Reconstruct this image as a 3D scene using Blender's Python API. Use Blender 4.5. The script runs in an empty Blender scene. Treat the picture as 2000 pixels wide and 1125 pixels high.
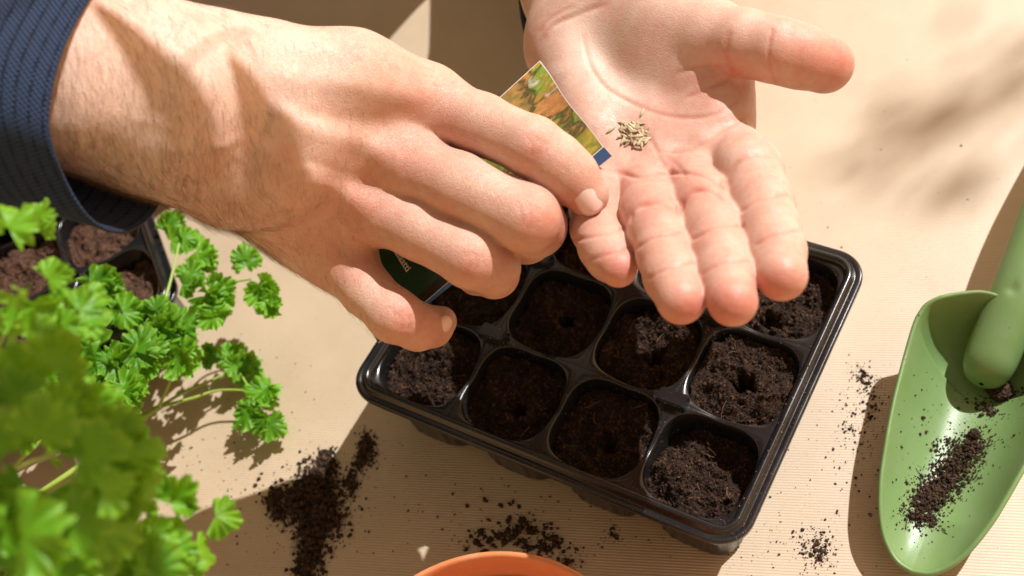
import bpy, bmesh, math, random
import numpy as np
from mathutils import Vector, Matrix, noise
from mathutils.bvhtree import BVHTree

SC = bpy.context.scene
COL = SC.collection
R_ = math.radians
random.seed(7)
rng = np.random.default_rng(7)

# ---------------------------------------------------------------- camera
CM = np.array([[0.929936, -0.298068, -0.21535],
               [-0.367723, -0.753785, -0.544599],
               [0.0, 0.585631, -0.810578]])          # rows: camera right, down, forward
u_, s_, vt_ = np.linalg.svd(CM); CM = u_ @ vt_
C0 = np.array([0.048208, 0.041457, 0.544765])
CP = -CM.T @ C0
FPX = 2350.0
cam_d = bpy.data.cameras.new('camera'); cam = bpy.data.objects.new('camera', cam_d); COL.objects.link(cam)
mw = Matrix.Identity(4)
for i in range(3):
    mw[i][0] = CM[0][i]; mw[i][1] = -CM[1][i]; mw[i][2] = -CM[2][i]; mw[i][3] = CP[i]
cam.matrix_world = mw
cam_d.sensor_width = 36.0; cam_d.lens = FPX * 36.0 / 2000.0
cam_d.clip_start = 0.01; cam_d.clip_end = 300.0
cam_d.dof.use_dof = True; cam_d.dof.focus_distance = 0.450; cam_d.dof.aperture_fstop = 9.5
cam_d.dof.aperture_blades = 0
SC.camera = cam

# ---------------------------------------------------------------- sky, sun, exposure
SUN_AZ, SUN_EL = 21.0, 50.5  # azimuth (from +X towards +Y) and elevation of the sun, degrees
world = bpy.data.worlds.new('World'); SC.world = world; world.use_nodes = True
wn = world.node_tree; bg = wn.nodes['Background']
sky = wn.nodes.new('ShaderNodeTexSky'); sky.sky_type = 'NISHITA'; sky.sun_disc = False
sky.sun_elevation = R_(SUN_EL); sky.sun_rotation = R_(90 - SUN_AZ)
sky.air_density = 2.0; sky.dust_density = 0.5; sky.ozone_density = 0.3
wb = wn.nodes.new('ShaderNodeMix'); wb.data_type = 'RGBA'; wb.blend_type = 'MULTIPLY'; wb.inputs[0].default_value = 1.0
wb.inputs[7].default_value = (1.22, 0.64, 0.31, 1.0)      # warm white balance of the photograph
wn.links.new(sky.outputs[0], wb.inputs[6]); wn.links.new(wb.outputs[2], bg.inputs[0]); bg.inputs[1].default_value = 0.15
sun_d = bpy.data.lights.new('sun', 'SUN'); sun = bpy.data.objects.new('sun', sun_d); COL.objects.link(sun)
sun_d.energy = 4.8; sun_d.angle = R_(0.55); sun_d.color = (1.0, 0.99, 0.98)
sd = Vector((math.cos(R_(SUN_EL)) * math.cos(R_(SUN_AZ)), math.cos(R_(SUN_EL)) * math.sin(R_(SUN_AZ)), math.sin(R_(SUN_EL))))
sun.rotation_euler = sd.to_track_quat('Z', 'Y').to_euler()
SC.view_settings.view_transform = 'Standard'; SC.view_settings.look = 'None'
SC.view_settings.exposure = 0.26; SC.view_settings.gamma = 1.0
SC.cycles.use_denoising = True
SC.cycles.max_bounces = 8

# ---------------------------------------------------------------- helpers
def at(px, py, z):
    """the point of height z that the photograph shows at px, py"""
    d = CM.T @ np.array([(px - 1000) / FPX, (py - 562.5) / FPX, 1.0])
    k = (z - CP[2]) / d[2]
    return CP + k * d
def cm_pt(px, py, dep):
    """camera-frame coordinates of a joint read off the photograph"""
    return np.array([(px - 1000) / FPX * dep, (py - 562.5) / FPX * dep, dep])
def c2w(P):
    return (np.atleast_2d(P) - C0) @ CM
def w2c(P):
    return np.atleast_2d(P) @ CM.T + C0
def ad(px, py, dep):
    return c2w(cm_pt(px, py, dep))[0]

def mesh_np(name, V, F, mat=None, parent=None, smooth=True, link=True):
    """V (n,3), F: (m,3)/(m,4) array or list of index lists"""
    me = bpy.data.meshes.new(name)
    if isinstance(F, np.ndarray):
        m, k = F.shape
        me.vertices.add(len(V)); me.vertices.foreach_set('co', np.asarray(V, np.float32).ravel())
        me.loops.add(m * k); me.loops.foreach_set('vertex_index', F.astype(np.int32).ravel())
        me.polygons.add(m); me.polygons.foreach_set('loop_start', np.arange(0, m * k, k, dtype=np.int32))
        me.update(calc_edges=True); me.validate()
    else:
        me.from_pydata([tuple(v) for v in V], [], F); me.update()
    if smooth:
        me.polygons.foreach_set('use_smooth', np.ones(len(me.polygons), bool))
    if mat: me.materials.append(mat)
    o = bpy.data.objects.new(name, me)
    if link: COL.objects.link(o)
    if parent: o.parent = parent
    return o
def tag(o, label=None, cat=None, group=None, kind=None):
    if label: o['label'] = label
    if cat: o['category'] = cat
    if group: o['group'] = group
    if kind: o['kind'] = kind
    return o
def empty(name, loc=(0, 0, 0), rz=0.0):
    o = bpy.data.objects.new(name, None); COL.objects.link(o)
    o.location = loc; o.rotation_euler = (0, 0, rz); o.empty_display_size = 0.01
    return o
def join_np(parts):
    """[(V,F)] -> one V,F (F arrays of equal width)"""
    Vs, Fs, n = [], [], 0
    for V, F in parts:
        Vs.append(V); Fs.append(F + n); n += len(V)
    return np.concatenate(Vs), np.concatenate(Fs)

class NT:
    """small helper to write node trees"""
    def __init__(s, name):
        s.m = bpy.data.materials.new(name); s.m.use_nodes = True
        s.t = s.m.node_tree; s.b = s.t.nodes['Principled BSDF']
        s.tc = s.t.nodes.new('ShaderNodeTexCoord')
    def n(s, typ, **k):
        o = s.t.nodes.new('ShaderNode' + typ)
        for a, v in k.items():
            if a.startswith('i_'):
                key = a[2:]; key = int(key) if key.isdigit() else key.replace('_', ' ')
                s.put(o.inputs[key], v)
            else: setattr(o, a, v)
        return o
    def put(s, inp, v):
        if hasattr(v, 'is_output') or isinstance(v, bpy.types.NodeSocket): s.t.links.new(v, inp)
        else: inp.default_value = v
    def bs(s, **k):
        for a, v in k.items(): s.put(s.b.inputs[a.replace('_', ' ')], v)
        return s
    def noise(s, scale, detail=4, rough=0.55, vec=None, dist=0.0):
        return s.n('TexNoise', i_Scale=scale, i_Detail=detail, i_Roughness=rough, i_Distortion=dist, i_Vector=vec or s.tc.outputs['Object']).outputs['Fac']
    def math(s, op, a, b=0.0, clamp=False):
        o = s.n('Math', operation=op, use_clamp=clamp); s.put(o.inputs[0], a); s.put(o.inputs[1], b); return o.outputs[0]
    def ramp(s, fac, stops):
        o = s.n('ValToRGB'); s.put(o.inputs[0], fac); e = o.color_ramp.elements
        while len(e) < len(stops): e.new(0.5)
        for q, (p, c) in zip(e, stops):
            q.position = p; q.color = (c, c, c, 1) if isinstance(c, (int, float)) else (*c, 1)
        return o.outputs[0]
    def mix(s, fac, a, b, mode='MIX'):
        o = s.n('Mix', data_type='RGBA', blend_type=mode); s.put(o.inputs[0], fac)
        for i, v in ((6, a), (7, b)): s.put(o.inputs[i], (*v, 1) if isinstance(v, tuple) and len(v) == 3 else v)
        return o.outputs[2]
    def mapr(s, v, a, b, c=0.0, d=1.0):
        return s.n('MapRange', i_Value=v, i_1=a, i_2=b, i_3=c, i_4=d).outputs[0]
    def bump(s, h, dist, strength=1.0, nrm=None):
        o = s.n('Bump', i_Strength=strength, i_Distance=dist, i_Height=h)
        if nrm: s.put(o.inputs['Normal'], nrm)
        return o.outputs[0]
    def mapping(s, vec=None, rot=(0, 0, 0), scale=(1, 1, 1), loc=(0, 0, 0)):
        o = s.n('Mapping', i_Vector=vec or s.tc.outputs['Object']); o.inputs[1].default_value = loc
        o.inputs[2].default_value = rot; o.inputs[3].default_value = scale; return o.outputs[0]
# ---------------------------------------------------------------- the paper-covered table top
RIB = math.atan2(-0.0395, 0.0823)
def m_paper():
    t = NT('kraft_paper')
    g = t.tc.outputs['Object']
    r = t.mapping(g, rot=(0, 0, -RIB))
    w = t.n('TexWave', wave_type='BANDS', bands_direction='Y', wave_profile='SIN', i_Vector=r, i_Scale=255.0, i_Distortion=0.12, i_Detail=1.0)
    w.inputs['Detail Scale'].default_value = 3.0
    fib = t.noise(700, 5, 0.7, t.mapping(g, rot=(0, 0, -RIB), scale=(0.35, 1, 1)))
    blot = t.noise(16, 5, 0.65)
    fine = t.noise(1500, 3, 0.7)
    col = t.mix(t.mapr(blot, 0.3, 0.7), (0.435, 0.320, 0.198), (0.565, 0.440, 0.295))
    col = t.mix(t.mapr(fib, 0.4, 0.75, 0.0, 0.55), col, (0.60, 0.49, 0.35))
    col = t.mix(t.math('MULTIPLY', t.math('MULTIPLY', w.outputs[1], t.mapr(fib, 0.3, 0.7, 0.5, 1.2)), 0.55), col, (0.40, 0.285, 0.175))
    col = t.mix(t.mapr(fine, 0.62, 0.8, 0, 0.35), col, (0.30, 0.20, 0.12))
    n1 = t.bump(w.outputs[1], 0.0004, 0.4)
    n2 = t.bump(fine, 0.0002, 0.25, n1)
    t.bs(Base_Color=col, Roughness=0.5, Normal=n2)
    t.b.inputs['Specular IOR Level'].default_value = 1.0
    t.b.inputs['Coat Weight'].default_value = 0.7; t.b.inputs['Coat Roughness'].default_value = 0.5; t.b.inputs['Coat IOR'].default_value = 1.6
    return t.m
M_PAPER = m_paper()
def build_table():
    n = 90
    xs = np.linspace(-1.2, 1.2, n); ys = np.linspace(-0.9, 1.6, n)
    X, Y = np.meshgrid(xs, ys, indexing='ij')
    V = np.stack([X.ravel(), Y.ravel(), 0 * X.ravel()], 1)
    i, j = np.meshgrid(np.arange(n - 1), np.arange(n - 1), indexing='ij'); a = (i * n + j).ravel()
    F = np.stack([a, a + n, a + n + 1, a + 1], 1)
    o = mesh_np('table_surface', V, F, M_PAPER)
    return tag(o, 'brown ribbed kraft paper spread over the table top', None, kind='structure')
TABLE = build_table()
# ---------------------------------------------------------------- hands: one smooth skin grown round the bones
def surface_nets(D, org, h):
    nx, ny, nz = D.shape
    S = D < 0
    def edge_cross(ax):
        a = [slice(None)] * 3; b = [slice(None)] * 3
        a[ax] = slice(0, -1); b[ax] = slice(1, None)
        return S[tuple(a)] != S[tuple(b)]
    acc = np.zeros((nx - 1, ny - 1, nz - 1, 3), np.float32); cnt = np.zeros((nx - 1, ny - 1, nz - 1), np.float32)
    cross = []
    for ax in range(3):
        c = edge_cross(ax); cross.append(c)
        idx = np.argwhere(c)
        a = idx; b = idx.copy(); b[:, ax] += 1
        da = D[tuple(a.T)]; db = D[tuple(b.T)]
        t = da / (da - db)
        P = a.astype(np.float32); P[:, ax] += t
        o1, o2 = [q for q in range(3) if q != ax]
        for e1 in (0, -1):
            for e2 in (0, -1):
                cc = a.copy(); cc[:, o1] += e1; cc[:, o2] += e2
                ok = (cc >= 0).all(1) & (cc < np.array(acc.shape[:3])).all(1)
                np.add.at(acc, tuple(cc[ok].T), P[ok]); np.add.at(cnt, tuple(cc[ok].T), 1)
    act = cnt > 0
    vid = -np.ones(act.shape, np.int64); vid[act] = np.arange(act.sum())
    V = acc[act] / cnt[act][:, None] * h + org
    quads = []
    for ax in range(3):
        idx = np.argwhere(cross[ax])
        o1, o2 = [(1, 2), (2, 0), (0, 1)][ax]
        ok = (idx[:, o1] > 0) & (idx[:, o2] > 0) & (idx[:, o1] < D.shape[o1] - 1) & (idx[:, o2] < D.shape[o2] - 1)
        idx = idx[ok]
        q = []
        for e1, e2 in ((-1, -1), (0, -1), (0, 0), (-1, 0)):
            cc = idx.copy(); cc[:, o1] += e1; cc[:, o2] += e2
            q.append(vid[tuple(cc.T)])
        q = np.stack(q, 1)
        inside = S[tuple(idx.T)]
        q[~inside] = q[~inside][:, ::-1]
        quads.append(q)
    F = np.concatenate(quads); F = F[(F >= 0).all(1)]
    return V, F

def vnormals(V, F):
    n = np.cross(V[F[:, 2]] - V[F[:, 0]], V[F[:, 3]] - V[F[:, 1]])
    N = np.zeros_like(V)
    for k in range(4): np.add.at(N, F[:, k], n)
    return N / (np.linalg.norm(N, axis=1, keepdims=True) + 1e-12)
def lap(V, F, it, lam=0.5):
    e = np.concatenate([F[:, [0, 1]], F[:, [1, 2]], F[:, [2, 3]], F[:, [3, 0]]])
    e = np.concatenate([e, e[:, ::-1]])
    deg = np.bincount(e[:, 0], minlength=len(V)).astype(np.float32)[:, None]
    for _ in range(it):
        A = np.stack([np.bincount(e[:, 0], V[e[:, 1], k], minlength=len(V)) for k in range(3)], 1)
        V = V + lam * (A / deg - V)
    return V

class Sdf:
    def __init__(s, lo, hi, h):
        s.h = h; s.org = np.array(lo)
        s.n = np.ceil((np.array(hi) - s.org) / h).astype(int) + 1
        s.ax = [s.org[k] + h * np.arange(s.n[k]) for k in range(3)]
    def new(s): return np.full(s.n, 0.05, np.float32)
    def prim(s, D, a, b, ra, rb, k, flat=None, nrm=(0, 0, 1)):
        """smooth-union of a tapered capsule; flat<1 squashes it along nrm"""
        a = np.asarray(a, float); b = np.asarray(b, float)
        m = max(ra, rb) + 0.004 + k
        lo = np.minimum(a, b) - m; hi = np.maximum(a, b) + m
        i0 = np.clip(np.floor((lo - s.org) / s.h).astype(int), 0, s.n - 1); i1 = np.clip(np.ceil((hi - s.org) / s.h).astype(int) + 1, 1, s.n)
        if (i1 <= i0).any(): return
        X = (s.ax[0][i0[0]:i1[0]] - a[0])[:, None, None]; Y = (s.ax[1][i0[1]:i1[1]] - a[1])[None, :, None]; Z = (s.ax[2][i0[2]:i1[2]] - a[2])[None, None, :]
        ba = b - a; L2 = ba @ ba + 1e-12
        t = np.clip((X * ba[0] + Y * ba[1] + Z * ba[2]) / L2, 0, 1)
        X = X - t * ba[0]; Y = Y - t * ba[1]; Z = Z - t * ba[2]
        r = ra + (rb - ra) * t
        if flat:
            nn = np.asarray(nrm, float); nn = nn / np.linalg.norm(nn)
            q = X * nn[0] + Y * nn[1] + Z * nn[2]
            l2 = X * X + Y * Y + Z * Z - q * q
            e = np.sqrt(l2 + (q / flat) ** 2)
            g = np.sqrt(l2 + (q / flat ** 2) ** 2) + 1e-9
            d = (e - r) * e / g
        else:
            d = np.sqrt(X * X + Y * Y + Z * Z) - r
        sl = tuple(slice(p, q) for p, q in zip(i0, i1))
        o = D[sl]
        if k <= 0: D[sl] = np.minimum(o, d)
        else:
            h = np.clip(0.5 + 0.5 * (o - d) / k, 0, 1)
            D[sl] = o + (d - o) * h - k * h * (1 - h)
def smin(A, B, k):
    h = np.clip(0.5 + 0.5 * (A - B) / k, 0, 1)
    return A + (B - A) * h - k * h * (1 - h)

def chain(pts):
    """[(px,py,depth,r_mm)] -> [(P,r)]"""
    return [(cm_pt(x, y, d), r / 1000) for x, y, d, r in pts]
def grow(base, fingers, h, kf=0.006):
    allp = [(P, r) for ch in fingers for P, r in ch] + [(P, r) for pr in base for P, r in pr[0]]
    lo = np.min([P - r for P, r in allp], 0) - 0.004; hi = np.max([P + r for P, r in allp], 0) + 0.004
    S = Sdf(lo, hi, h)
    B = S.new()
    for ch, k, flat, nrm in base:
        for (a, ra), (b, rb) in zip(ch[:-1], ch[1:]): S.prim(B, a, b, ra, rb, k, flat, nrm)
    Fg = S.new()
    for ch in fingers:
        G = S.new()
        for (a, ra), (b, rb) in zip(ch[:-1], ch[1:]): S.prim(G, a, b, ra, rb, 0.003)
        h_ = 0.0007
        Fg = smin(Fg, G, h_)
    D = smin(B, Fg, kf)
    V, F = surface_nets(D, S.org, h)
    V = lap(V, F, 3, 0.5)
    return V, F

def to_px(V):
    return np.stack([1000 + FPX * V[:, 0] / V[:, 2], 562.5 + FPX * V[:, 1] / V[:, 2]], 1)
def seg_dist(P, poly):
    """distance of 2-D points to a polyline, plus position 0..1 along it"""
    best = np.full(len(P), 1e9); tt = np.zeros(len(P)); n = len(poly) - 1
    for k in range(n):
        a = np.array(poly[k], float); b = np.array(poly[k + 1], float); ba = b - a
        t = np.clip(((P - a) @ ba) / (ba @ ba + 1e-9), 0, 1)
        d = np.linalg.norm(P - a - t[:, None] * ba, axis=1)
        m = d < best; best[m] = d[m]; tt[m] = (k + t[m]) / n
    return best, tt
def smooth_poly(poly, n=6):
    p = [np.array(q, float) for q in poly]
    if len(p) < 3: return p
    out = []
    for i in range(len(p) - 1):
        p0 = p[max(i - 1, 0)]; p1 = p[i]; p2 = p[i + 1]; p3 = p[min(i + 2, len(p) - 1)]
        for t in np.linspace(0, 1, n, endpoint=False):
            out.append(0.5 * (2 * p1 + (p2 - p0) * t + (2 * p0 - 5 * p1 + 4 * p2 - p3) * t * t + (3 * p1 - p0 - 3 * p2 + p3) * t ** 3))
    out.append(p[-1]); return out
def sculpt(V, F, strokes, sign):
    """folds, tendons and veins pressed into the side that faces the viewer.
    stroke: (polyline in photo pixels, width px, depth mm (+ raises), [taper])"""
    N = vnormals(V, F)
    front = np.clip(-(N * V / np.linalg.norm(V, axis=1, keepdims=True)).sum(1) * 3.0 + 0.2, 0, 1)
    P = to_px(V); disp = np.zeros(len(V))
    for st in strokes:
        poly, w, amp = st[:3]; taper = st[3] if len(st) > 3 else 1
        sp = smooth_poly(poly)
        q = np.array(sp); m = ((P > q.min(0) - 3 * w) & (P < q.max(0) + 3 * w)).all(1)
        d, t = seg_dist(P[m], sp)
        g = np.exp(-(d / w) ** 2)
        if taper: g = g * np.clip(np.minimum(t, 1 - t) * 5 + 0.15, 0, 1)
        if w < 9: g = g * (0.68 + 0.32 * np.sin(t * 11 + poly[0][0]) * np.cos(t * 5 + poly[0][1]))
        disp[m] += g * amp / 1000
    return V + N * (disp * front)[:, None]
def paint(V, spots):
    """tint attribute from soft spots: (px,py,radius px,value)"""
    P = to_px(V); t = np.zeros(len(V), np.float32)
    for x, y, r, v in spots:
        t += v * np.exp(-((P[:, 0] - x) ** 2 + (P[:, 1] - y) ** 2) / r ** 2)
    return t
def paint_lines(V, strokes, k):
    P = to_px(V); t = np.zeros(len(V), np.float32)
    for st in strokes:
        poly, w, amp = st[:3]
        if amp > -0.25 or w > 9: continue
        sp = smooth_poly(poly); q = np.array(sp); m = ((P > q.min(0) - 20) & (P < q.max(0) + 20)).all(1)
        d, u = seg_dist(P[m], sp); t[m] = np.maximum(t[m], min(1, -amp * 2) * k * np.exp(-(d / (w * 0.9)) ** 2))
    return t
def add_attr(o, name, val):
    a = o.data.attributes.new(name, 'FLOAT', 'POINT'); a.data.foreach_set('value', np.asarray(val, np.float32))

def m_skin(name, c_pale, c_mid, c_red, palm):
    t = NT(name); g = t.tc.outputs['Object']
    tint = t.n('Attribute', attribute_name='tint').outputs['Fac']
    mott = t.noise(95, 4, 0.6)
    mott2 = t.noise(420, 3, 0.6)
    f = t.math('ADD', tint, t.math('MULTIPLY', t.math('SUBTRACT', mott, 0.5), 1.15))
    f = t.math('ADD', f, t.math('MULTIPLY', t.math('SUBTRACT', mott2, 0.5), 0.7))
    col = t.ramp(t.mapr(f, -0.5, 1.2), [(0.0, c_pale), (0.35, c_mid), (1.0, c_red)])
    cell = t.n('TexVoronoi', feature='DISTANCE_TO_EDGE', i_Scale=1150.0 if not palm else 900.0, i_Vector=t.mix(0.003, g, t.n('TexNoise', i_Scale=600.0, i_Vector=g).outputs['Color']))
    fineN = t.noise(2600, 2, 0.6)
    h1 = t.mapr(cell.outputs['Distance'], 0.0, 0.28)
    if palm:
        w = t.n('TexWave', wave_type='BANDS', bands_direction='DIAGONAL', i_Vector=g, i_Scale=430.0, i_Distortion=14.0, i_Detail=3.0)
        w.inputs['Detail Scale'].default_value = 1.4
        h = t.math('ADD', t.math('MULTIPLY', h1, 0.55), t.math('MULTIPLY', w.outputs[1], 0.5))
        nr = t.bump(h, 0.00012, 0.4)
    else:
        h = t.math('ADD', t.math('MULTIPLY', h1, 0.8), t.math('MULTIPLY', fineN, 0.4))
        nr = t.bump(h, 0.00018, 0.6)
    wr = t.math('ABSOLUTE', t.math('SUBTRACT', t.noise(520, 3, 0.55, None, 1.0), 0.5)); wr2 = t.math('ABSOLUTE', t.math('SUBTRACT', t.noise(190, 2, 0.5, None, 0.8), 0.5))
    nr = t.bump(t.math('ADD', t.mapr(wr, 0.0, 0.09), t.math('MULTIPLY', t.mapr(wr2, 0.0, 0.05), 0.8)), 0.00012, 0.26 if palm else 0.22, nr)
    t.bs(Base_Color=col, Roughness=t.mapr(mott2, 0.3, 0.7, 0.38, 0.52), Normal=nr)
    t.b.inputs['Subsurface Weight'].default_value = 0.55
    t.b.inputs['Subsurface Radius'].default_value = (1.0, 0.32, 0.16)
    t.b.inputs['Subsurface Scale'].default_value = 0.0016
    t.b.inputs['Specular IOR Level'].default_value = 0.42
    return t.m
M_SKIN_D = m_skin('skin_back_of_hand', (0.70, 0.505, 0.41), (0.61, 0.375, 0.285), (0.53, 0.18, 0.125), False)
M_SKIN_P = m_skin('skin_palm', (0.66, 0.485, 0.395), (0.60, 0.355, 0.275), (0.54, 0.165, 0.115), True)
M_NAIL = NT('fingernail').bs(Base_Color=(0.74, 0.50, 0.43, 1), Roughness=0.25).m
_b = M_NAIL.node_tree.nodes['Principled BSDF']; _b.inputs['Subsurface Weight'].default_value = 0.4; _b.inputs['Subsurface Scale'].default_value = 0.001

VN = (0.0, 0.0, 1.0)
# right hand, back towards the viewer: (photo x, photo y, distance, radius mm)
RH_base = [
    (chain([(-560, -60, 0.335, 26), (-180, 50, 0.354, 27), (80, 124, 0.372, 28.0), (285, 183, 0.387, 29.0)]), 0.014, 0.70, (0.10, 0.25, 1)),
    (chain([(285, 183, 0.387, 29.0), (470, 250, 0.405, 34.2)]), 0.014, 0.52, VN),
    (chain([(440, 118, 0.405, 13.5), (690, 152, 0.416, 13.8), (832, 200, 0.4290, 12.5)]), 0.014, None, VN),
    (chain([(430, 195, 0.411, 14), (757, 305, 0.4260, 12.6)]), 0.014, None, VN),
    (chain([(430, 262, 0.412, 14), (705, 400, 0.4300, 12.2)]), 0.014, None, VN),
    (chain([(430, 325, 0.417, 13.5), (662, 498, 0.440, 11.5)]), 0.014, None, VN),
    (chain([(430, 335, 0.430, 14), (600, 478, 0.450, 11.5)]), 0.010, None, VN),
    (chain([(430, 160, 0.416, 13), (640, 165, 0.429, 13), (780, 265, 0.448, 11.5)]), 0.012, None, VN),
]
RH_f = [
    chain([(700, 165, 0.420, 11.0), (832, 200, 0.4290, 11.4), (940, 243, 0.421, 10.6), (1040, 287, 0.4080, 10.2), (1085, 318, 0.408, 9.7), (1116, 345, 0.4095, 9.1), (1147, 381, 0.4105, 7.5)]),
    chain([(640, 270, 0.424, 11.0), (757, 305, 0.4265, 11.8), (895, 362, 0.413, 11.1), (1028, 427, 0.404, 11.2), (1044, 441, 0.414, 10.7), (1028, 463, 0.432, 9.2), (990, 475, 0.445, 7.6)]),
    chain([(600, 345, 0.427, 11.0), (705, 400, 0.4305, 11.3), (820, 450, 0.418, 10.2), (921, 504, 0.410, 10.3), (962, 522, 0.419, 9.3), (966, 535, 0.432, 8.4), (930, 540, 0.446, 7.2)]),
    chain([(580, 430, 0.435, 10.0), (658, 500, 0.440, 10.2), (715, 566, 0.431, 9.2), (771, 617, 0.424, 9.3), (816, 638, 0.431, 8.3), (844, 638, 0.438, 7.2), (862, 628, 0.444, 5.8)]),
    chain([(640, 165, 0.431, 12), (780, 265, 0.450, 11), (900, 380, 0.457, 9.5), (985, 425, 0.456, 8)]),
]
RH_strokes = [
    ([(520, 150), (680, 165), (840, 196)], 26, 0.9), ([(500, 215), (640, 260), (770, 305)], 24, 1.0),
    ([(480, 270), (600, 335), (715, 400)], 22, 0.9), ([(480, 335), (580, 415), (665, 490)], 20, 0.7),
    ([(770, 170), (850, 200)], 34, 0.6), ([(715, 290), (790, 320)], 30, 0.8), ([(670, 385), (735, 415)], 26, 0.8),
    ([(560, 215), (660, 232), (780, 250)], 22, -0.7), ([(560, 300), (660, 345), (740, 360)], 20, -0.7), ([(540, 360), (640, 430), (700, 455)], 18, -0.6),
    ([(340, 300), (430, 285), (520, 250), (600, 200)], 11, 0.4), ([(430, 285), (520, 330), (610, 330), (680, 350)], 9, 0.22), ([(250, 230), (340, 250), (420, 285)], 11, 0.35),
    ([(150, 262), (178, 240)], 55, 1.2, 0),
    # knuckle folds
    ([(1028, 268), (1040, 285), (1035, 306)], 5, -0.27), ([(1041, 262), (1054, 284), (1050, 308)], 5, -0.30), ([(1054, 268), (1066, 290), (1062, 312)], 5, -0.24),
    ([(1100, 325), (1108, 342), (1101, 362)], 4, -0.18), ([(1030, 286), (1058, 290)], 30, 0.3, 0),
    ([(1012, 400), (1022, 422), (1012, 446)], 5, -0.27), ([(1026, 394), (1038, 420), (1028, 450)], 5, -0.30), ([(1042, 400), (1053, 424), (1042, 452)], 5, -0.24), ([(1015, 420), (1045, 427)], 32, 0.3, 0),
    ([(908, 492), (918, 512), (908, 535)], 5, -0.27), ([(922, 490), (933, 512), (922, 540)], 5, -0.30), ([(936, 496), (946, 518), (936, 543)], 5, -0.21), ([(915, 510), (940, 516)], 30, 0.3, 0),
    ([(975, 542), (998, 548), (1010, 530)], 4, -0.21), ([(982, 553), (1000, 556), (1014, 540)], 4, -0.18),
    ([(770, 612), (785, 622), (785, 645)], 5, -0.27), ([(784, 605), (800, 622), (798, 648)], 5, -0.30), ([(758, 600), (772, 618), (768, 640)], 5, -0.21), ([(775, 616), (798, 626)], 28, 0.3, 0),
    ([(822, 660), (838, 652), (846, 636)], 4, -0.21), ([(808, 668), (826, 664), (842, 652)], 4, -0.18),
    ([(740, 240), (765, 262)], 4, -0.09),
]
RH_tint = [(840, 205, 75, 0.45), (760, 310, 70, 0.5), (710, 400, 65, 0.45), (670, 495, 60, 0.4), (1045, 288, 50, 0.5), (1030, 425, 55, 0.5), (925, 515, 55, 0.45), (785, 625, 55, 0.5),
           (1130, 380, 60, 0.55), (1090, 460, 50, 0.5), (1000, 540, 50, 0.5), (860, 640, 50, 0.6), (900, 290, 60, 0.35), (860, 410, 55, 0.35), (760, 510, 50, 0.4),
           (300, 150, 220, -0.35), (500, 120, 160, -0.3), (200, 300, 200, -0.3), (600, 420, 120, 0.1), (440, 230, 100, 0.15)]
# left hand, palm up
LH_base = [
    (chain([(1105, -700, 0.735, 40), (1120, -330, 0.625, 34), (1136, -120, 0.547, 29), (1150, -35, 0.509, 27)]), 0.012, 0.74, (0.0, -0.75, 1)),
    (chain([(1150, -35, 0.509, 27), (1180, 70, 0.482, 30)]), 0.012, 0.60, (0.0, -0.75, 1)),
    (chain([(1215, 40, 0.484, 14), (1408, 252, 0.4410, 12.2)]), 0.011, None, VN),
    (chain([(1180, 50, 0.488, 14), (1335, 300, 0.4420, 12.4)]), 0.011, None, VN),
    (chain([(1150, 60, 0.489, 14), (1255, 325, 0.4440, 12.0)]), 0.011, None, VN),
    (chain([(1110, 80, 0.488, 13.5), (1178, 335, 0.4490, 11.4)]), 0.011, None, VN),
    (chain([(1112, 95, 0.478, 14.5), (1165, 265, 0.456, 12.5)]), 0.011, None, VN),
    (chain([(1195, 15, 0.486, 17), (1300, 58, 0.461, 18.5), (1385, 78, 0.446, 15.5)]), 0.011, None, VN),
    (chain([(1225, 85, 0.475, 15), (1310, 135, 0.463, 15.5), (1385, 165, 0.452, 13), (1402, 200, 0.447, 10.5)]), 0.012, None, VN),
    (chain([(1395, 310, 0.4290, 7.5), (1375, 335, 0.4270, 7.0)]), 0.006, None, VN),
    (chain([(1300, 340, 0.4310, 7.5), (1290, 362, 0.4285, 7.0)]), 0.006, None, VN),
    (chain([(1215, 355, 0.4360, 7.5), (1210, 372, 0.4340, 7.0)]), 0.006, None, VN),
]
LH_f = [
    chain([(1440, 300, 0.4330, 10.6), (1462, 335, 0.413, 11.4), (1488, 400, 0.396, 10.4), (1503, 448, 0.385, 9.5), (1515, 490, 0.377, 9.1), (1527, 538, 0.3655, 7.9)]),
    chain([(1352, 345, 0.4310, 10.2), (1373, 400, 0.406, 10.6), (1394, 450, 0.391, 9.5), (1407, 498, 0.380, 8.9), (1418, 540, 0.371, 8.6), (1431, 589, 0.3595, 7.6)]),
    chain([(1262, 365, 0.4330, 10.0), (1273, 415, 0.409, 10.2), (1286, 455, 0.396, 9.3), (1299, 500, 0.386, 8.7), (1312, 540, 0.377, 8.5), (1330, 586, 0.3665, 7.6)]),
    chain([(1178, 335, 0.4470, 10.0), (1164, 402, 0.427, 9.2), (1166, 445, 0.4160, 8.9), (1180, 482, 0.407, 8.4), (1193, 502, 0.401, 8.0), (1208, 524, 0.394, 6.4)]),
    chain([(1310, 62, 0.458, 15), (1390, 78, 0.443, 13.4), (1450, 84, 0.433, 12.0), (1515, 97, 0.427, 11.4), (1560, 110, 0.428, 11.0), (1611, 126, 0.431, 10.4)]),
]
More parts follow.
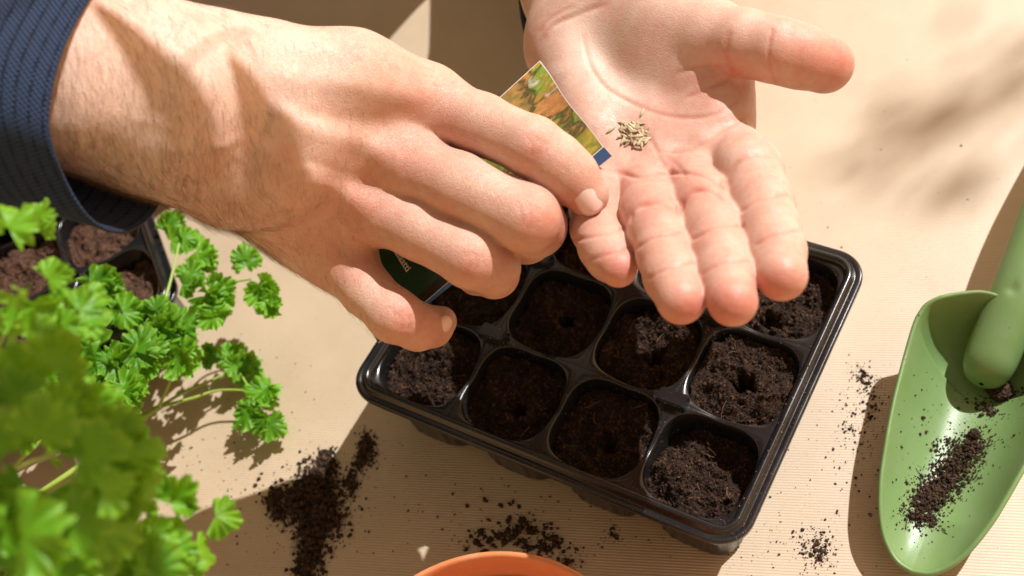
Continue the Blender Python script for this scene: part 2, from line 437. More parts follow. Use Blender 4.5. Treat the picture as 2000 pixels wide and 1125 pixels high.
LH_strokes = [
    ([(1411, 368), (1417, 348), (1440, 318), (1470, 303), (1500, 305)], 5, -1.1, 0), ([(1326, 420), (1332, 395), (1358, 373), (1388, 373), (1411, 388)], 5.5, -1.6),
    ([(1227, 438), (1235, 412), (1262, 398), (1292, 398), (1322, 416)], 5.5, -1.6), ([(1105, 411), (1150, 385), (1181, 392), (1212, 425)], 5, -1.2),
    ([(1447, 413), (1483, 391), (1535, 381)], 4.2, -0.72, 0), ([(1477, 478), (1514, 457), (1564, 450)], 4.2, -0.52, 0),
    ([(1354, 467), (1399, 444), (1449, 443)], 4.2, -0.72, 0), ([(1373, 534), (1411, 514), (1462, 510)], 4.2, -0.50, 0),
    ([(1242, 485), (1278, 465), (1330, 455)], 4.2, -0.72, 0), ([(1268, 543), (1302, 526), (1360, 513)], 4.2, -0.50, 0),
    ([(1112, 470), (1165, 461), (1217, 448)], 4.2, -0.72, 0), ([(1138, 512), (1185, 497), (1232, 482)], 4.2, -0.52, 0),
    ([(1508, 60), (1501, 105), (1512, 160)], 4.2, -0.72, 0), ([(1425, 60), (1418, 100), (1432, 140)], 7, -0.6),
    ([(1139, 70), (1152, 125), (1180, 168), (1225, 196), (1280, 220), (1335, 230), (1390, 225), (1440, 200)], 4.5, -0.75),
    ([(1270, 292), (1310, 297), (1350, 292), (1400, 265), (1450, 232)], 4.5, -0.55), ([(1190, 330), (1240, 345), (1290, 340), (1345, 338), (1390, 352), (1410, 364)], 4.5, -0.85),
    ([(1295, 300), (1325, 325), (1340, 345)], 5, -0.5), ([(1250, 240), (1280, 290), (1300, 330)], 5, -0.5),
    ([(1330, 195), (1385, 172), (1445, 142)], 5, -0.5), ([(1315, 148), (1370, 128), (1425, 132)], 5, -0.35), ([(1350, 165), (1400, 150), (1445, 140)], 10, 0.2), ([(1320, 175), (1350, 150), (1405, 140)], 10, 0.15),
    ([(1052, 92), (1078, 52), (1130, 28), (1190, 5)], 6, -0.7), ([(1048, 70), (1075, 36), (1120, 12)], 5, -0.4),
    ([(1090, 120), (1130, 200), (1165, 260)], 40, 0.8), ([(1180, 215), (1240, 262), (1270, 280)], 30, -0.7), ([(1425, 300), (1448, 280)], 30, 0.4, 0),
    ([(1212, 300), (1240, 308)], 12, -0.3),
]
LH_tint = [(1530, 560, 60, 0.85), (1430, 610, 55, 0.85), (1335, 605, 55, 0.85), (1210, 535, 50, 0.9), (1490, 350, 50, 0.25), (1375, 400, 45, 0.3), (1280, 420, 45, 0.3), (1165, 420, 45, 0.4),
           (1500, 440, 45, 0.2), (1400, 490, 45, 0.2), (1300, 500, 45, 0.2), (1640, 130, 60, 0.7), (1560, 110, 60, 0.35), (1440, 150, 45, 0.5), (1350, 350, 50, 0.35), (1250, 360, 50, 0.35), (1170, 340, 50, 0.4),
           (1200, 130, 90, -0.25), (1130, 60, 80, -0.4), (1310, 70, 80, -0.15), (1300, 310, 60, 0.1), (1340, 200, 70, 0.2), (1440, 260, 50, 0.15)]

def nail(name, ctr, rgt, up, nrm, w, l, parent, curve=0.35):
    """a curved plate laid on the finger end: centre, sideways, lengthways and outward axes (world)"""
    V = []; F = []; n, m = 9, 9
    for i in range(n):
        for j in range(m):
            a = -1 + 2 * i / (n - 1); b = -1 + 2 * j / (m - 1)
            rr = 1.0 if b < 0.2 else math.sqrt(max(0.0, 1 - ((b - 0.2) / 0.8) ** 2 * 0.55))
            x = a * w * rr; y = b * l
            zz = -curve * w * a * a - 0.10 * l * b * b
            V.append(np.array(ctr) + np.array(rgt) * x + np.array(up) * y + np.array(nrm) * zz)
    for i in range(n - 1):
        for j in range(m - 1): F.append([i * m + j, (i + 1) * m + j, (i + 1) * m + j + 1, i * m + j + 1])
    o = mesh_np(name, np.array(V), np.array(F), M_NAIL, parent)
    sm = o.modifiers.new('thickness', 'SOLIDIFY'); sm.thickness = 0.0006; sm.offset = -1
    return o

def refine(V, F, strokes):
    V = sculpt(V, F, strokes, 1)
    return lap(V, F, 1, 0.25)
PERSON = empty('person', (0.12, 0.55, 0.0))
tag(PERSON, 'person in a navy knit sweater tipping seeds from a packet into an open palm', 'person')
def in_parent(V): return V - np.array(PERSON.location)
def build_hands(h):
    out = []
    for base, fing, st, tint, mat, kf, lab in ((RH_base, RH_f, RH_strokes, RH_tint, M_SKIN_D, 0.009, 'hairy right hand held back up, fingers curled round the seed packet'),
                                               (LH_base, LH_f, LH_strokes, LH_tint, M_SKIN_P, 0.0028, 'open left palm facing up with a heap of seeds')):
        V, F = grow(base, fing, h, kf)
        V = refine(V, F, st)
        W = c2w(V)
        o = mesh_np('hand', in_parent(W), F, mat, PERSON)
        add_attr(o, 'tint', paint(V, tint) + paint_lines(V, st, 0.34)); o['label'] = lab
        out.append((o, V, F, W))
    return out
HANDS = build_hands(0.00068)
RH, LH = HANDS
PERSON_M = PERSON.location
BVH_L = BVHTree.FromPolygons([tuple(v) for v in LH[3]], LH[2].tolist())
BVH_R = BVHTree.FromPolygons([tuple(v) for v in RH[3]], RH[2].tolist())
def on_skin(bvh, px, py):
    d = Vector(ad(px, py, 1.0) - CP).normalized()
    hit = bvh.ray_cast(Vector(CP), d)
    return hit[0], hit[1]
def add_nail(bvh, hand, px, py, dpx, dpy, w, l, lift=0.0003, tilt=0.0):
    p, n = on_skin(bvh, px, py)
    p2, _ = on_skin(bvh, px - dpx, py - dpy)
    up = (p - p2) if p2 else Vector((0, -1, 0))
    up = (up - n * up.dot(n)).normalized(); rg = up.cross(n).normalized()
    n = (n * 0.7 + (Vector(CP) - p).normalized() * 0.3).normalized(); up = (up - n * up.dot(n)).normalized(); rg = up.cross(n).normalized(); q = p + n * lift
    return nail('fingernail', np.array(q) - np.array(PERSON.location), rg, up, n, w, l, hand, 0.45)
def nail_at(hand, c, tip, up2, w, l):
    # centre and far end read off the photograph as (x, y, distance)
    c = c2w(cm_pt(*c))[0]; up = c2w(cm_pt(*tip))[0] - c; up /= np.linalg.norm(up); n = CM.T @ np.array(up2, float); n = n - up * (n @ up); n /= np.linalg.norm(n); rg = np.cross(up, n)
    return nail('fingernail', c - np.array(PERSON.location), rg, up, n, w, l, hand, 0.42)
_p, _n = on_skin(BVH_R, 1153, 392); _n = CM @ np.array(_n) * 0.6 + np.array([0.42, 0.22, -0.85]) * 0.4
_c = w2c(np.array(_p))[0] + _n * 0.0006; _q = to_px(_c[None])[0]
nail_at(RH[0], (_q[0], _q[1], _c[2]), (_q[0] + 12, _q[1] + 22, _c[2] + 0.0016), tuple(_n), 0.0046, 0.0050)
_p, _n = on_skin(BVH_R, 868, 638); _n = CM @ np.array(_n) * 0.6 + np.array([0.55, 0.45, -0.7]) * 0.4
_c = w2c(np.array(_p))[0] + _n * 0.0006; _q = to_px(_c[None])[0]
nail_at(RH[0], (_q[0], _q[1], _c[2]), (_q[0] + 14, _q[1] - 8, _c[2] + 0.0022), tuple(_n), 0.0037, 0.0042)
# ---------------------------------------------------------------- black plastic seed trays with twelve cells
PITCH = 0.042; ZW = 0.046; CUT = 0.4803; EXN = 3.345; MARG = 0.162 * PITCH
TRAY_ROT = R_(-46.515)
def m_black():
    t = NT('black_plastic'); g = t.tc.outputs['Object']
    sp = t.n('TexVoronoi', i_Scale=900.0, i_Vector=g)
    big = t.noise(60, 4, 0.6); ra = t.n('TexWhiteNoise', i_Vector=sp.outputs['Position'])
    thr = t.mapr(big, 0.35, 0.7, 0.02, 0.22)
    dust = t.math('MULTIPLY', t.math('LESS_THAN', sp.outputs['Distance'], t.math('MULTIPLY', thr, 1.0)), t.math('GREATER_THAN', ra.outputs[0], 0.62))
    film = t.mapr(t.noise(35, 5, 0.65), 0.45, 0.8, 0.0, 0.5)
    col = t.mix(film, (0.009, 0.009, 0.010), (0.022, 0.019, 0.017))
    col = t.mix(dust, col, (0.16, 0.10, 0.06))
    t.bs(Base_Color=col, Roughness=t.math('ADD', t.mapr(film, 0, 0.5, 0.20, 0.42), t.math('MULTIPLY', dust, 0.4)), Normal=t.bump(t.noise(500, 3, 0.6), 0.0002, 0.12))
    t.b.inputs['Specular IOR Level'].default_value = 0.55
    return t.m
M_BLACK = m_black()
def opening(n=120):
    th = np.linspace(0, 2 * np.pi, n, endpoint=False) + np.pi / n * 0
    c, s = np.cos(th), np.sin(th)
    se = np.stack([np.sign(c) * abs(c) ** (2 / EXN), np.sign(s) * abs(s) ** (2 / EXN)], 1) * CUT
    sq = np.stack([c, s], 1) / np.maximum(abs(c), abs(s))[:, None] * 0.5
    # match the square's samples to the opening's direction so the strip between them is even
    d = np.abs(se).max(1, keepdims=True); sq = se / d * 0.5
    return se, sq
def cell_mesh(i, j, seed):
    r = np.random.default_rng(seed)
    se, sq = opening(); n = len(se)
    th = np.arctan2(se[:, 1], se[:, 0])
    # the dividers dip and step along their length
    web = lambda P: 0.0006 * np.sin(P[:, 0] * 23 + i * 2.1) * np.cos(P[:, 1] * 19 + j) 
    rings = []
    def ring(P2, z): rings.append(np.c_[(P2[:, 0] + i + 0.5) * PITCH, (P2[:, 1] + j + 0.5) * PITCH, z])
    dip = -0.0016 * np.exp(-(np.minimum(abs(se[:, 0]), abs(se[:, 1])) / 0.16) ** 2)
    # only between cells, not at the outer walls
    out = ((se[:, 0] > 0.4) & (i == 3)) | ((se[:, 0] < -0.4) & (i == 0)) | ((se[:, 1] > 0.4) & (j == 2)) | ((se[:, 1] < -0.4) & (j == 0))
    dip = np.where(out, 0, dip)
    ring(sq, ZW + dip)
    ring(sq * 0.5 + se * 0.5, ZW + dip + 0.0001)
    ring(se, ZW + dip - 0.0001)
    ring(se * 0.988, ZW + dip - 0.0006)
    ring(se * 0.975, ZW + dip - 0.0018)
    flu = (1 + 0.012 * np.clip(np.sin(th * 24) * 3, -1, 1))[:, None]; ring(se * 0.962, np.full(n, ZW - 0.007)); ring(se * 0.945 * flu, np.full(n, ZW - 0.010)); ring(se * 0.925 * flu, np.full(n, 0.022)); ring(se * 0.905 * flu, np.full(n, 0.004)); ring(se * 0.87, np.full(n, 0.0012)); ring(se * 0.1, np.full(n, 0.0010))
    V = np.concatenate(rings); F = []
    for k in range(len(rings) - 1):
        a = k * n + np.arange(n); b = k * n + (np.arange(n) + 1) % n
        F.append(np.stack([a, b, b + n, a + n], 1))
    return V, np.concatenate(F)[:, ::-1]
def rrect(u0, v0, u1, v1, r, n=14):
    pts = []
    for cx, cy, a0 in ((u1 - r, v1 - r, 0), (u0 + r, v1 - r, 90), (u0 + r, v0 + r, 180), (u1 - r, v0 + r, 270)):
        for a in np.linspace(a0, a0 + 90, n): pts.append((cx + r * math.cos(R_(a)), cy + r * math.sin(R_(a))))
    P = np.array(pts); out = []
    for k in range(len(P)):      # long sides get extra points
        q = P[(k + 1) % len(P)]; d = np.linalg.norm(q - P[k]); m = max(1, int(d / 0.006))
        for t in range(m): out.append(P[k] + (q - P[k]) * t / m)
    return np.array(out)
def rim_mesh():
    W, H = 4 * PITCH, 3 * PITCH
    prof = [(-0.0016, -0.0042), (-0.0009, 0.0000), (-0.0004, 0.0013), (0.0004, 0.0024), (0.0014, 0.0029), (0.0023, 0.0025), (0.0030, 0.0014), (0.0034, 0.0006), (0.0039, 0.0003), (0.0044, 0.0006), (0.0060, 0.0008), (0.0065, 0.0006), (0.0068, 0.0000), (0.0068, -0.0016), (0.0064, -0.0018)]
    base = rrect(0, 0, W, H, 0.0068)
    # outward normals of the rounded rectangle
    d = np.roll(base, -1, 0) - np.roll(base, 1, 0); d /= np.linalg.norm(d, axis=1, keepdims=True); nr = np.stack([d[:, 1], -d[:, 0]], 1)
    n = len(base); V = []
    for o, z in prof:
        wob = 0.00025 * np.sin(np.arange(n) * 0.35)
        V.append(np.c_[base + nr * o, ZW + z + wob * (o > 0.004)])
    V = np.concatenate(V); F = []
    for k in range(len(prof) - 1):
        a = k * n + np.arange(n); b = k * n + (np.arange(n) + 1) % n
        F.append(np.stack([a, b, b + n, a + n], 1))
    return V, np.concatenate(F)
def block_bm(name, cx, cy, parent, rot=0):
    bm = bmesh.new(); bmesh.ops.create_cube(bm, size=1.0)
    for v in bm.verts:
        t = 0.86 if v.co.z > 0 else 1.0
        v.co.x *= 0.0135 * t; v.co.y *= 0.0072 * t; v.co.z *= 0.0070
    bmesh.ops.bevel(bm, geom=bm.edges[:], offset=0.0005, segments=2, affect='EDGES')
    me = bpy.data.meshes.new(name); bm.to_mesh(me); bm.free(); me.materials.append(M_BLACK)
    o = bpy.data.objects.new(name, me); COL.objects.link(o); o.parent = parent; o.location = (cx, cy, ZW + 0.0004); return o
def build_tray(loc, rot, label):
    root = empty('seed_tray', loc, rot)
    tag(root, label, 'seed tray', 'black cell trays of potting soil')
    off = np.array([-2 * PITCH, -1.5 * PITCH, 0])
    for i in range(4):
        for j in range(3):
            V, F = cell_mesh(i, j, i * 3 + j)
            mesh_np('cell', V + off, F, M_BLACK, root)
    V, F = rim_mesh(); mesh_np('rim', V + off, F, M_BLACK, root)
    for i in (1, 3):
        for j in (1, 2): block_bm('ridge', (i - 2) * PITCH, (j - 1.5) * PITCH, root)
    return root
TRAY = build_tray((0, 0, 0), TRAY_ROT, 'black plastic twelve cell seed tray under the open palm')
# ---- potting soil in every cell
def m_soil(name, c1, c2, c3):
    t = NT(name); g = t.tc.outputs['Object']
    n1 = t.noise(300, 6, 0.75); n2 = t.noise(1400, 4, 0.7)
    v = t.n('TexVoronoi', i_Scale=1150.0, i_Vector=g)
    pick = t.n('TexWhiteNoise', i_Vector=v.outputs['Position']).outputs[0]
    col = t.mix(t.mapr(n1, 0.3, 0.7), c1, c2)
    col = t.mix(t.mapr(t.math('MULTIPLY', pick, n2), 0.40, 0.62, 0.0, 0.8), col, c3)
    nr = t.bump(n2, 0.0006, 0.9, t.bump(v.outputs['Distance'], 0.0006, 0.8))
    t.bs(Base_Color=col, Roughness=0.85, Normal=nr); t.b.inputs['Specular IOR Level'].default_value = 0.3
    return t.m
M_SOIL = m_soil('dark_soil', (0.0085, 0.0040, 0.0022), (0.036, 0.0155, 0.0068), (0.23, 0.105, 0.042))
M_SOIL_B = m_soil('brown_soil', (0.045, 0.021, 0.013), (0.115, 0.054, 0.030), (0.30, 0.15, 0.08))
M_CRUMB = m_soil('soil_crumb', (0.024, 0.0125, 0.0075), (0.062, 0.033, 0.018), (0.22, 0.115, 0.055))
M_FIBRE = NT('peat_fibre').bs(Base_Color=(0.15, 0.075, 0.033, 1), Roughness=0.8).m
ICO = None
def ico():
    global ICO
    if ICO is None:
        bm = bmesh.new(); bmesh.ops.create_icosphere(bm, subdivisions=1, radius=1.0)
        ICO = (np.array([v.co[:] for v in bm.verts]), np.array([[v.index for v in f.verts] for f in bm.faces])); bm.free()
    return ICO
def crumbs(P, r, rg, flat=1.0):
    """lumpy grains at points P of radii r -> V,F triangles"""
    V0, F0 = ico(); n = len(P); nv = len(V0)
    V = np.repeat(V0[None], n, 0) * (1 + rg.uniform(-0.38, 0.38, (n, nv, 1)))
    V *= rg.uniform(0.55, 1.35, (n, 1, 3)); V[:, :, 2] *= flat
    a = rg.uniform(0, 6.283, n); c, s = np.cos(a)[:, None], np.sin(a)[:, None]
    x = V[:, :, 0] * c - V[:, :, 1] * s; y = V[:, :, 0] * s + V[:, :, 1] * c
    V = np.stack([x, y, V[:, :, 2]], 2) * r[:, None, None] + P[:, None, :]
    F = (F0[None] + (np.arange(n) * nv)[:, None, None]).reshape(-1, 3)
    return V.reshape(-1, 3), F
def fibres(P, rg, L=(0.003, 0.008), w=0.00013):
    Vs, Fs, k = [], [], 0
    for p in P:
        l = rg.uniform(*L); a = rg.uniform(0, 6.283); cu = rg.uniform(-1.2, 1.2); el = rg.uniform(-0.1, 0.45)
        m = 6; q = [np.array(p)]
        for _ in range(m - 1):
            q.append(q[-1] + np.array([math.cos(a), math.sin(a), el]) * l / (m - 1)); a += cu / (m - 1); el -= 0.12
        q = np.array(q); t = np.gradient(q, axis=0); t /= np.linalg.norm(t, axis=1, keepdims=True)
        sd_ = np.cross(t, [0, 0, 1.0]); sd_ /= np.linalg.norm(sd_, axis=1, keepdims=True) + 1e-9; up = np.cross(sd_, t)
        ww = w * rg.uniform(0.6, 1.6)
        for e in range(3):
            b = e * 2.0944; Vs.append(q + (sd_ * math.cos(b) + up * math.sin(b)) * ww)
        for e in range(3):
            A = k + e * m + np.arange(m - 1); B = k + ((e + 1) % 3) * m + np.arange(m - 1)
            Fs.append(np.concatenate([np.stack([A, B, B + 1], 1), np.stack([A, B + 1, A + 1], 1)]))
        k += 3 * m
    return np.concatenate(Vs), np.concatenate(Fs)
def fbm(X, Y, rg, sc, oct_=5):
    Z = np.zeros_like(X)
    for o in range(oct_):
        f = sc * 2 ** o; a = 0.62 ** o
        for _ in range(3):
            th = rg.uniform(0, 6.283); ph = rg.uniform(0, 6.283)
            Z += a * np.sin((X * math.cos(th) + Y * math.sin(th)) * f + ph + 1.3 * np.sin((Y * math.cos(th) - X * math.sin(th)) * f * 0.7 + ph * 2)) / 3
    return Z
def soil_cell(name, i, j, depth, hole, mat, seed, tilt=(0, 0), pile=None, lumps=900):
    """soil filling one cell: an uneven surface with a dibbed hole, loose crumbs and fibres lying in it"""
    rg = np.random.default_rng(seed)
    n_t, n_r = 96, 40
    se, _ = opening(n_t); se = se * 0.95
    rr = np.linspace(0.02, 1, n_r) ** 0.8
    U = (se[None, :, 0] * rr[:, None]) * PITCH; W = (se[None, :, 1] * rr[:, None]) * PITCH
    def height(U, W):
        z = ZW - depth + tilt[0] * U + tilt[1] * W + 0.0025 * fbm(U, W, np.random.default_rng(seed + 1), 170, 6) + 0.0011 * fbm(U, W, np.random.default_rng(seed + 2), 700, 4)
        if hole:
            d = np.hypot(U - hole[0], W - hole[1]) + 0.0008 * np.sin(5 * np.arctan2(W - hole[1], U - hole[0]))
            z = z - hole[3] / (1 + np.exp((d - hole[2]) / 0.0007)) + 0.0010 * np.exp(-((d - hole[2] - 0.0022) / 0.0022) ** 2)
        if pile is not None:
            for (a, b, r, h) in pile: z = z + h * np.exp(-((U - a) ** 2 + (W - b) ** 2) / r ** 2)
        rad = np.maximum(abs(U), abs(W)) / (0.48 * PITCH)
        return np.minimum(z, ZW - 0.0012 + 0 * U)
    Z = height(U, W)
    V = np.stack([U.ravel(), W.ravel(), Z.ravel()], 1)
    V[:, :2] += rg.normal(0, 0.00012, (len(V), 2)); V[:, 2] += rg.normal(0, 0.00016, len(V))
    # the shell the soil presses against
    F = []
    for k in range(n_r - 1):
        a = k * n_t + np.arange(n_t); b = k * n_t + (np.arange(n_t) + 1) % n_t
        F.append(np.stack([a, a + n_t, b + n_t], 1)); F.append(np.stack([a, b + n_t, b], 1))
    k0 = len(V); V = np.concatenate([V, [[0, 0, V[:n_t, 2].mean()]]]); a = np.arange(n_t); F.append(np.stack([np.full(n_t, k0), a, (a + 1) % n_t], 1))
    parts = [(V, np.concatenate(F))]
    q = rg.uniform(-0.46, 0.46, (lumps * 2, 2)); q = q[(abs(q[:, 0] / 0.455) ** EXN + abs(q[:, 1] / 0.455) ** EXN) < 0.95][:lumps] * PITCH
    r = 0.00015 + 0.00062 * rg.random(len(q)) ** 4.5
    if hole: r = np.where(np.hypot(q[:, 0] - hole[0], q[:, 1] - hole[1]) < hole[2] + 0.0003, 0.0002, r)
    z = height(q[:, 0], q[:, 1]) + r * 0.3
    parts.append(crumbs(np.c_[q, z], r, rg))
    ff = rg.uniform(-0.40, 0.40, (7, 2)) * PITCH
    if hole: ff = ff[np.hypot(ff[:, 0] - hole[0], ff[:, 1] - hole[1]) > hole[2] + 0.001]
    V, F = join_np(parts)
    nb = len(F)
    V2, F2 = fibres(np.c_[ff, height(ff[:, 0], ff[:, 1]) + 0.0003], rg)
    V3, F3 = join_np([(V, F), (V2, F2)])
    o = mesh_np(name, V3, F3, mat, None)
    o.data.materials.append(M_FIBRE)
    mi = np.zeros(len(F3), np.int32); mi[nb:] = 1; o.data.polygons.foreach_set('material_index', mi)
    fl = np.ones(len(F3), bool); fl[len(parts[0][1]):nb] = False; o.data.polygons.foreach_set('use_smooth', fl)
    return o
def place_in_tray(o, loc, rot, i, j):
    c, s = math.cos(rot), math.sin(rot); x = (i - 1.5) * PITCH; y = (j - 1.0) * PITCH
    o.location = (loc[0] + x * c - y * s, loc[1] + x * s + y * c, loc[2]); o.rotation_euler = (0, 0, rot)
CELL_SOIL = {
    (0, 0): (0.0085, None, 'dark soil heaped at the back of the tray cell under the little finger'),
    (1, 0): (0.0080, (0.003, -0.004, 0.0028, 0.008), 'dark soil in the front row cell second from the left corner'),
    (2, 0): (0.0085, (0.002, -0.003, 0.0036, 0.008), 'dark soil with a pale yellow chip beside its seed hole'),
    (3, 0): (0.0115, None, 'sunlit crumbly soil in the near front corner cell of the tray'),
    (0, 1): (0.0075, None, 'shaded soil in the left end cell under the curled ring finger'),
    (1, 1): (0.0085, (0.001, 0.001, 0.0030, 0.008), 'shaded dark soil below the tip of the left little finger'),
    (2, 1): (0.0080, (0.002, -0.001, 0.0034, 0.008), 'dark soil below the left ring and middle fingertips'),
    (3, 1): (0.0050, (0.000, -0.001, 0.0042, 0.010), 'sunlit brown soil with a deep black seed hole'),
    (0, 2): (0.0080, None, 'dark soil in the far left cell hidden under the right hand'),
    (1, 2): (0.0080, None, 'dark soil in the back row cell between the two hands'),
    (2, 2): (0.0080, None, 'dark soil in the back row cell under the left ring finger'),
    (3, 2): (0.0075, (-0.001, -0.012, 0.0038, 0.007), 'loose lumpy soil in the far corner cell beside the index fingertip'),
}
for (i, j), (dp, hole, lab) in CELL_SOIL.items():
    pile = None; tl = (0, 0)
    if (i, j) == (0, 0): pile = [(-0.006, 0.007, 0.008, 0.0045), (0.004, 0.010, 0.007, 0.003)]
    if (i, j) == (3, 0): pile = [(-0.011, -0.004, 0.008, 0.0035), (0.000, -0.014, 0.008, 0.0032), (0.011, -0.012, 0.006, 0.002), (0.007, 0.006, 0.009, -0.006), (-0.002, 0.002, 0.004, -0.002)]
    if (i, j) == (3, 1): pile = [(0.013, 0.0, 0.008, 0.0022), (-0.012, 0.008, 0.008, 0.002), (0.003, -0.014, 0.008, 0.001)]
    if (i, j) == (3, 2): pile = [(0.002, -0.006, 0.008, 0.003), (-0.008, -0.012, 0.007, 0.0025), (0.010, 0.010, 0.008, -0.003)]
    o = soil_cell('soil', i, j, dp, hole, M_SOIL, 100 + i * 7 + j, tl, pile, 2600)
    place_in_tray(o, (0, 0, 0), TRAY_ROT, i, j)
    tag(o, lab, 'soil', 'potting soil in the tray cells')
# ---- the tray behind, under the sleeve
TRAY2_ROT = R_(7.0)
def tray2_loc():
    cx, cy = 2 * PITCH + MARG, -1.5 * PITCH - MARG
    c, s = math.cos(TRAY2_ROT), math.sin(TRAY2_ROT); k = at(352, 584, 0.049)
    return (k[0] - (cx * c - cy * s), k[1] - (cx * s + cy * c), 0.0)
T2L = tray2_loc()
TRAY2 = build_tray(T2L, TRAY2_ROT, 'second black seed tray of reddish brown soil behind the parsley, under the sleeve')
for i in range(4):
    for j in range(3):
        if i < 1 or j > 1: continue
        rg = np.random.default_rng(900 + i * 3 + j)
        pile = [(rg.uniform(-.012, .012), rg.uniform(-.012, .012), 0.008, rg.uniform(-0.003, 0.004)) for _ in range(4)]
        if (i, j) == (3, 0): pile = [(-0.010, 0.008, 0.010, 0.003), (0.006, -0.012, 0.009, 0.004), (0.008, 0.010, 0.009, -0.005)]
        o = soil_cell('soil', i, j, 0.008, None, M_SOIL_B, 700 + i * 7 + j, (0, 0), pile, 900)
        place_in_tray(o, T2L, TRAY2_ROT, i, j)
        lab = {(3, 0): 'reddish brown soil in the corner cell of the tray below the cuff', (2, 0): 'reddish brown soil in the cell beside the corner cell, behind parsley leaves',
               (3, 1): 'reddish brown soil in the tray cell right under the dark cuff',
               (1, 0): 'reddish brown soil of the back tray seen between the parsley leaves at the edge', (1, 1): 'reddish brown soil of the back tray below the sleeve, at the left edge', (2, 1): 'reddish brown soil of the back tray in the middle cell beneath the sleeve'}.get((i, j), 'reddish brown soil in a tray cell behind the parsley or under the sleeve')
        tag(o, lab, 'soil', 'potting soil in the back tray')
# ---------------------------------------------------------------- green hand trowel
def m_green():
    t = NT('green_plastic'); g = t.tc.outputs['Object']
    n = t.noise(1600, 2, 0.6); d = t.noise(90, 4, 0.65)
    v = t.n('TexVoronoi', i_Scale=420.0, i_Vector=g); pick = t.n('TexWhiteNoise', i_Vector=v.outputs['Position']).outputs[0]
    sp = t.math('MULTIPLY', t.math('LESS_THAN', v.outputs['Distance'], t.mapr(d, 0.35, 0.75, 0.0, 0.22)), t.math('GREATER_THAN', pick, 0.7))
    film = t.mapr(d, 0.4, 0.8, 0.0, 0.35)
    col = t.mix(film, (0.150, 0.252, 0.085), (0.215, 0.285, 0.150))
    col = t.mix(sp, col, (0.06, 0.035, 0.02))
    t.bs(Base_Color=col, Roughness=t.mapr(film, 0, 0.35, 0.34, 0.5), Normal=t.bump(n, 0.00012, 0.5))
    t.b.inputs['Subsurface Weight'].default_value = 0.12; t.b.inputs['Subsurface Radius'].default_value = (0.4, 1.0, 0.15); t.b.inputs['Subsurface Scale'].default_value = 0.002
    return t.m
M_GREEN = m_green()
D_T = at(1970, 563, 0.042); A_T = np.array([-0.7154, -0.6987, 0.0]); B_T = np.array([0.6987, -0.7154, 0.0])
TR_O = np.array([D_T[0], D_T[1], 0.0])
TROWEL = empty('hand_trowel', tuple(TR_O), math.atan2(A_T[1], A_T[0]))      # local x runs to the tip, local y to the viewer's left (blade side -B)
tag(TROWEL, 'green plastic hand trowel with crumbs of soil in its blade', 'trowel')
OUTL = [(0.0, 0.0), (0.0, 0.0085), (2.6, 0.0150), (6.7, 0.0215), (11.3, 0.0268), (15.8, 0.0286), (21.3, 0.0291), (33.4, 0.0284), (50.1, 0.0268), (60, 0.0255), (70.1, 0.0239), (80, 0.0221), (88.7, 0.0202), (98.5, 0.0170), (105.4, 0.0135), (110.2, 0.0095), (113.4, 0.0052), (114.6, 0.0)]
RIMZ = [(0, 33), (8, 33.5), (15, 31), (33, 27), (50, 25.5), (70, 23.5), (88, 20.5), (98, 18), (106, 15), (111, 13), (114.6, 12)]
def blade_mesh():
    o = np.array([(a / 1000 if a > 1 else a, b) for a, b in OUTL])
    pts = smooth_poly([tuple(q) for q in o], 5); half = np.array(pts)
    loop = np.concatenate([half, np.c_[half[::-1][1:-1, 0], -half[::-1][1:-1, 1]]])
    n = len(loop); rz = np.interp(loop[:, 0], [a / 1000 for a, _ in RIMZ], [b / 1000 for _, b in RIMZ])
    cx = np.clip(loop[:, 0], 0.034, 0.090); C = np.c_[cx, np.zeros(n)]
    fl = 0.0028 + 0.0045 * np.clip((cx - 0.06) / 0.03, 0, 1) ** 2
    V = []; R = np.concatenate([np.linspace(0, 1, 22)])
    for r in R:
        P = C + (loop - C) * r
        e = np.where(loop[:, 0] < 0.02, 4.2, 2.5)
        z = fl + (rz - fl) * r ** e
        V.append(np.c_[P, z])
    # rolled rim and outer face
    d = np.roll(loop, -1, 0) - np.roll(loop, 1, 0); d /= np.linalg.norm(d, axis=1, keepdims=True) + 1e-12; nr = np.stack([d[:, 1], -d[:, 0]], 1)
    if (nr * (loop - loop.mean(0))).sum() < 0: nr = -nr
    for off, dz in ((0.0004, 0.0006), (0.0011, 0.0007), (0.0018, 0.0001), (0.0019, -0.0010), (0.0014, -0.0022)):
        V.append(np.c_[loop + nr * off, rz + dz])
    for r in np.linspace(0.985, 0.0, 12):
        P = C + (loop - C) * r; e = np.where(loop[:, 0] < 0.02, 4.2, 2.5)
        V.append(np.c_[P + nr * 0.001 * r, fl - 0.0022 + (rz - fl) * r ** e])
    k = len(V); V = np.concatenate(V); F = []
    for q in range(k - 1):
        a = q * n + np.arange(n); b = q * n + (np.arange(n) + 1) % n
        F.append(np.stack([a, b, b + n, a + n], 1))
    return V, np.concatenate(F)[:, ::-1]
V, F = blade_mesh(); BL = mesh_np('blade', V, F, M_GREEN, TROWEL)
BL.data.materials[0] = M_GREEN
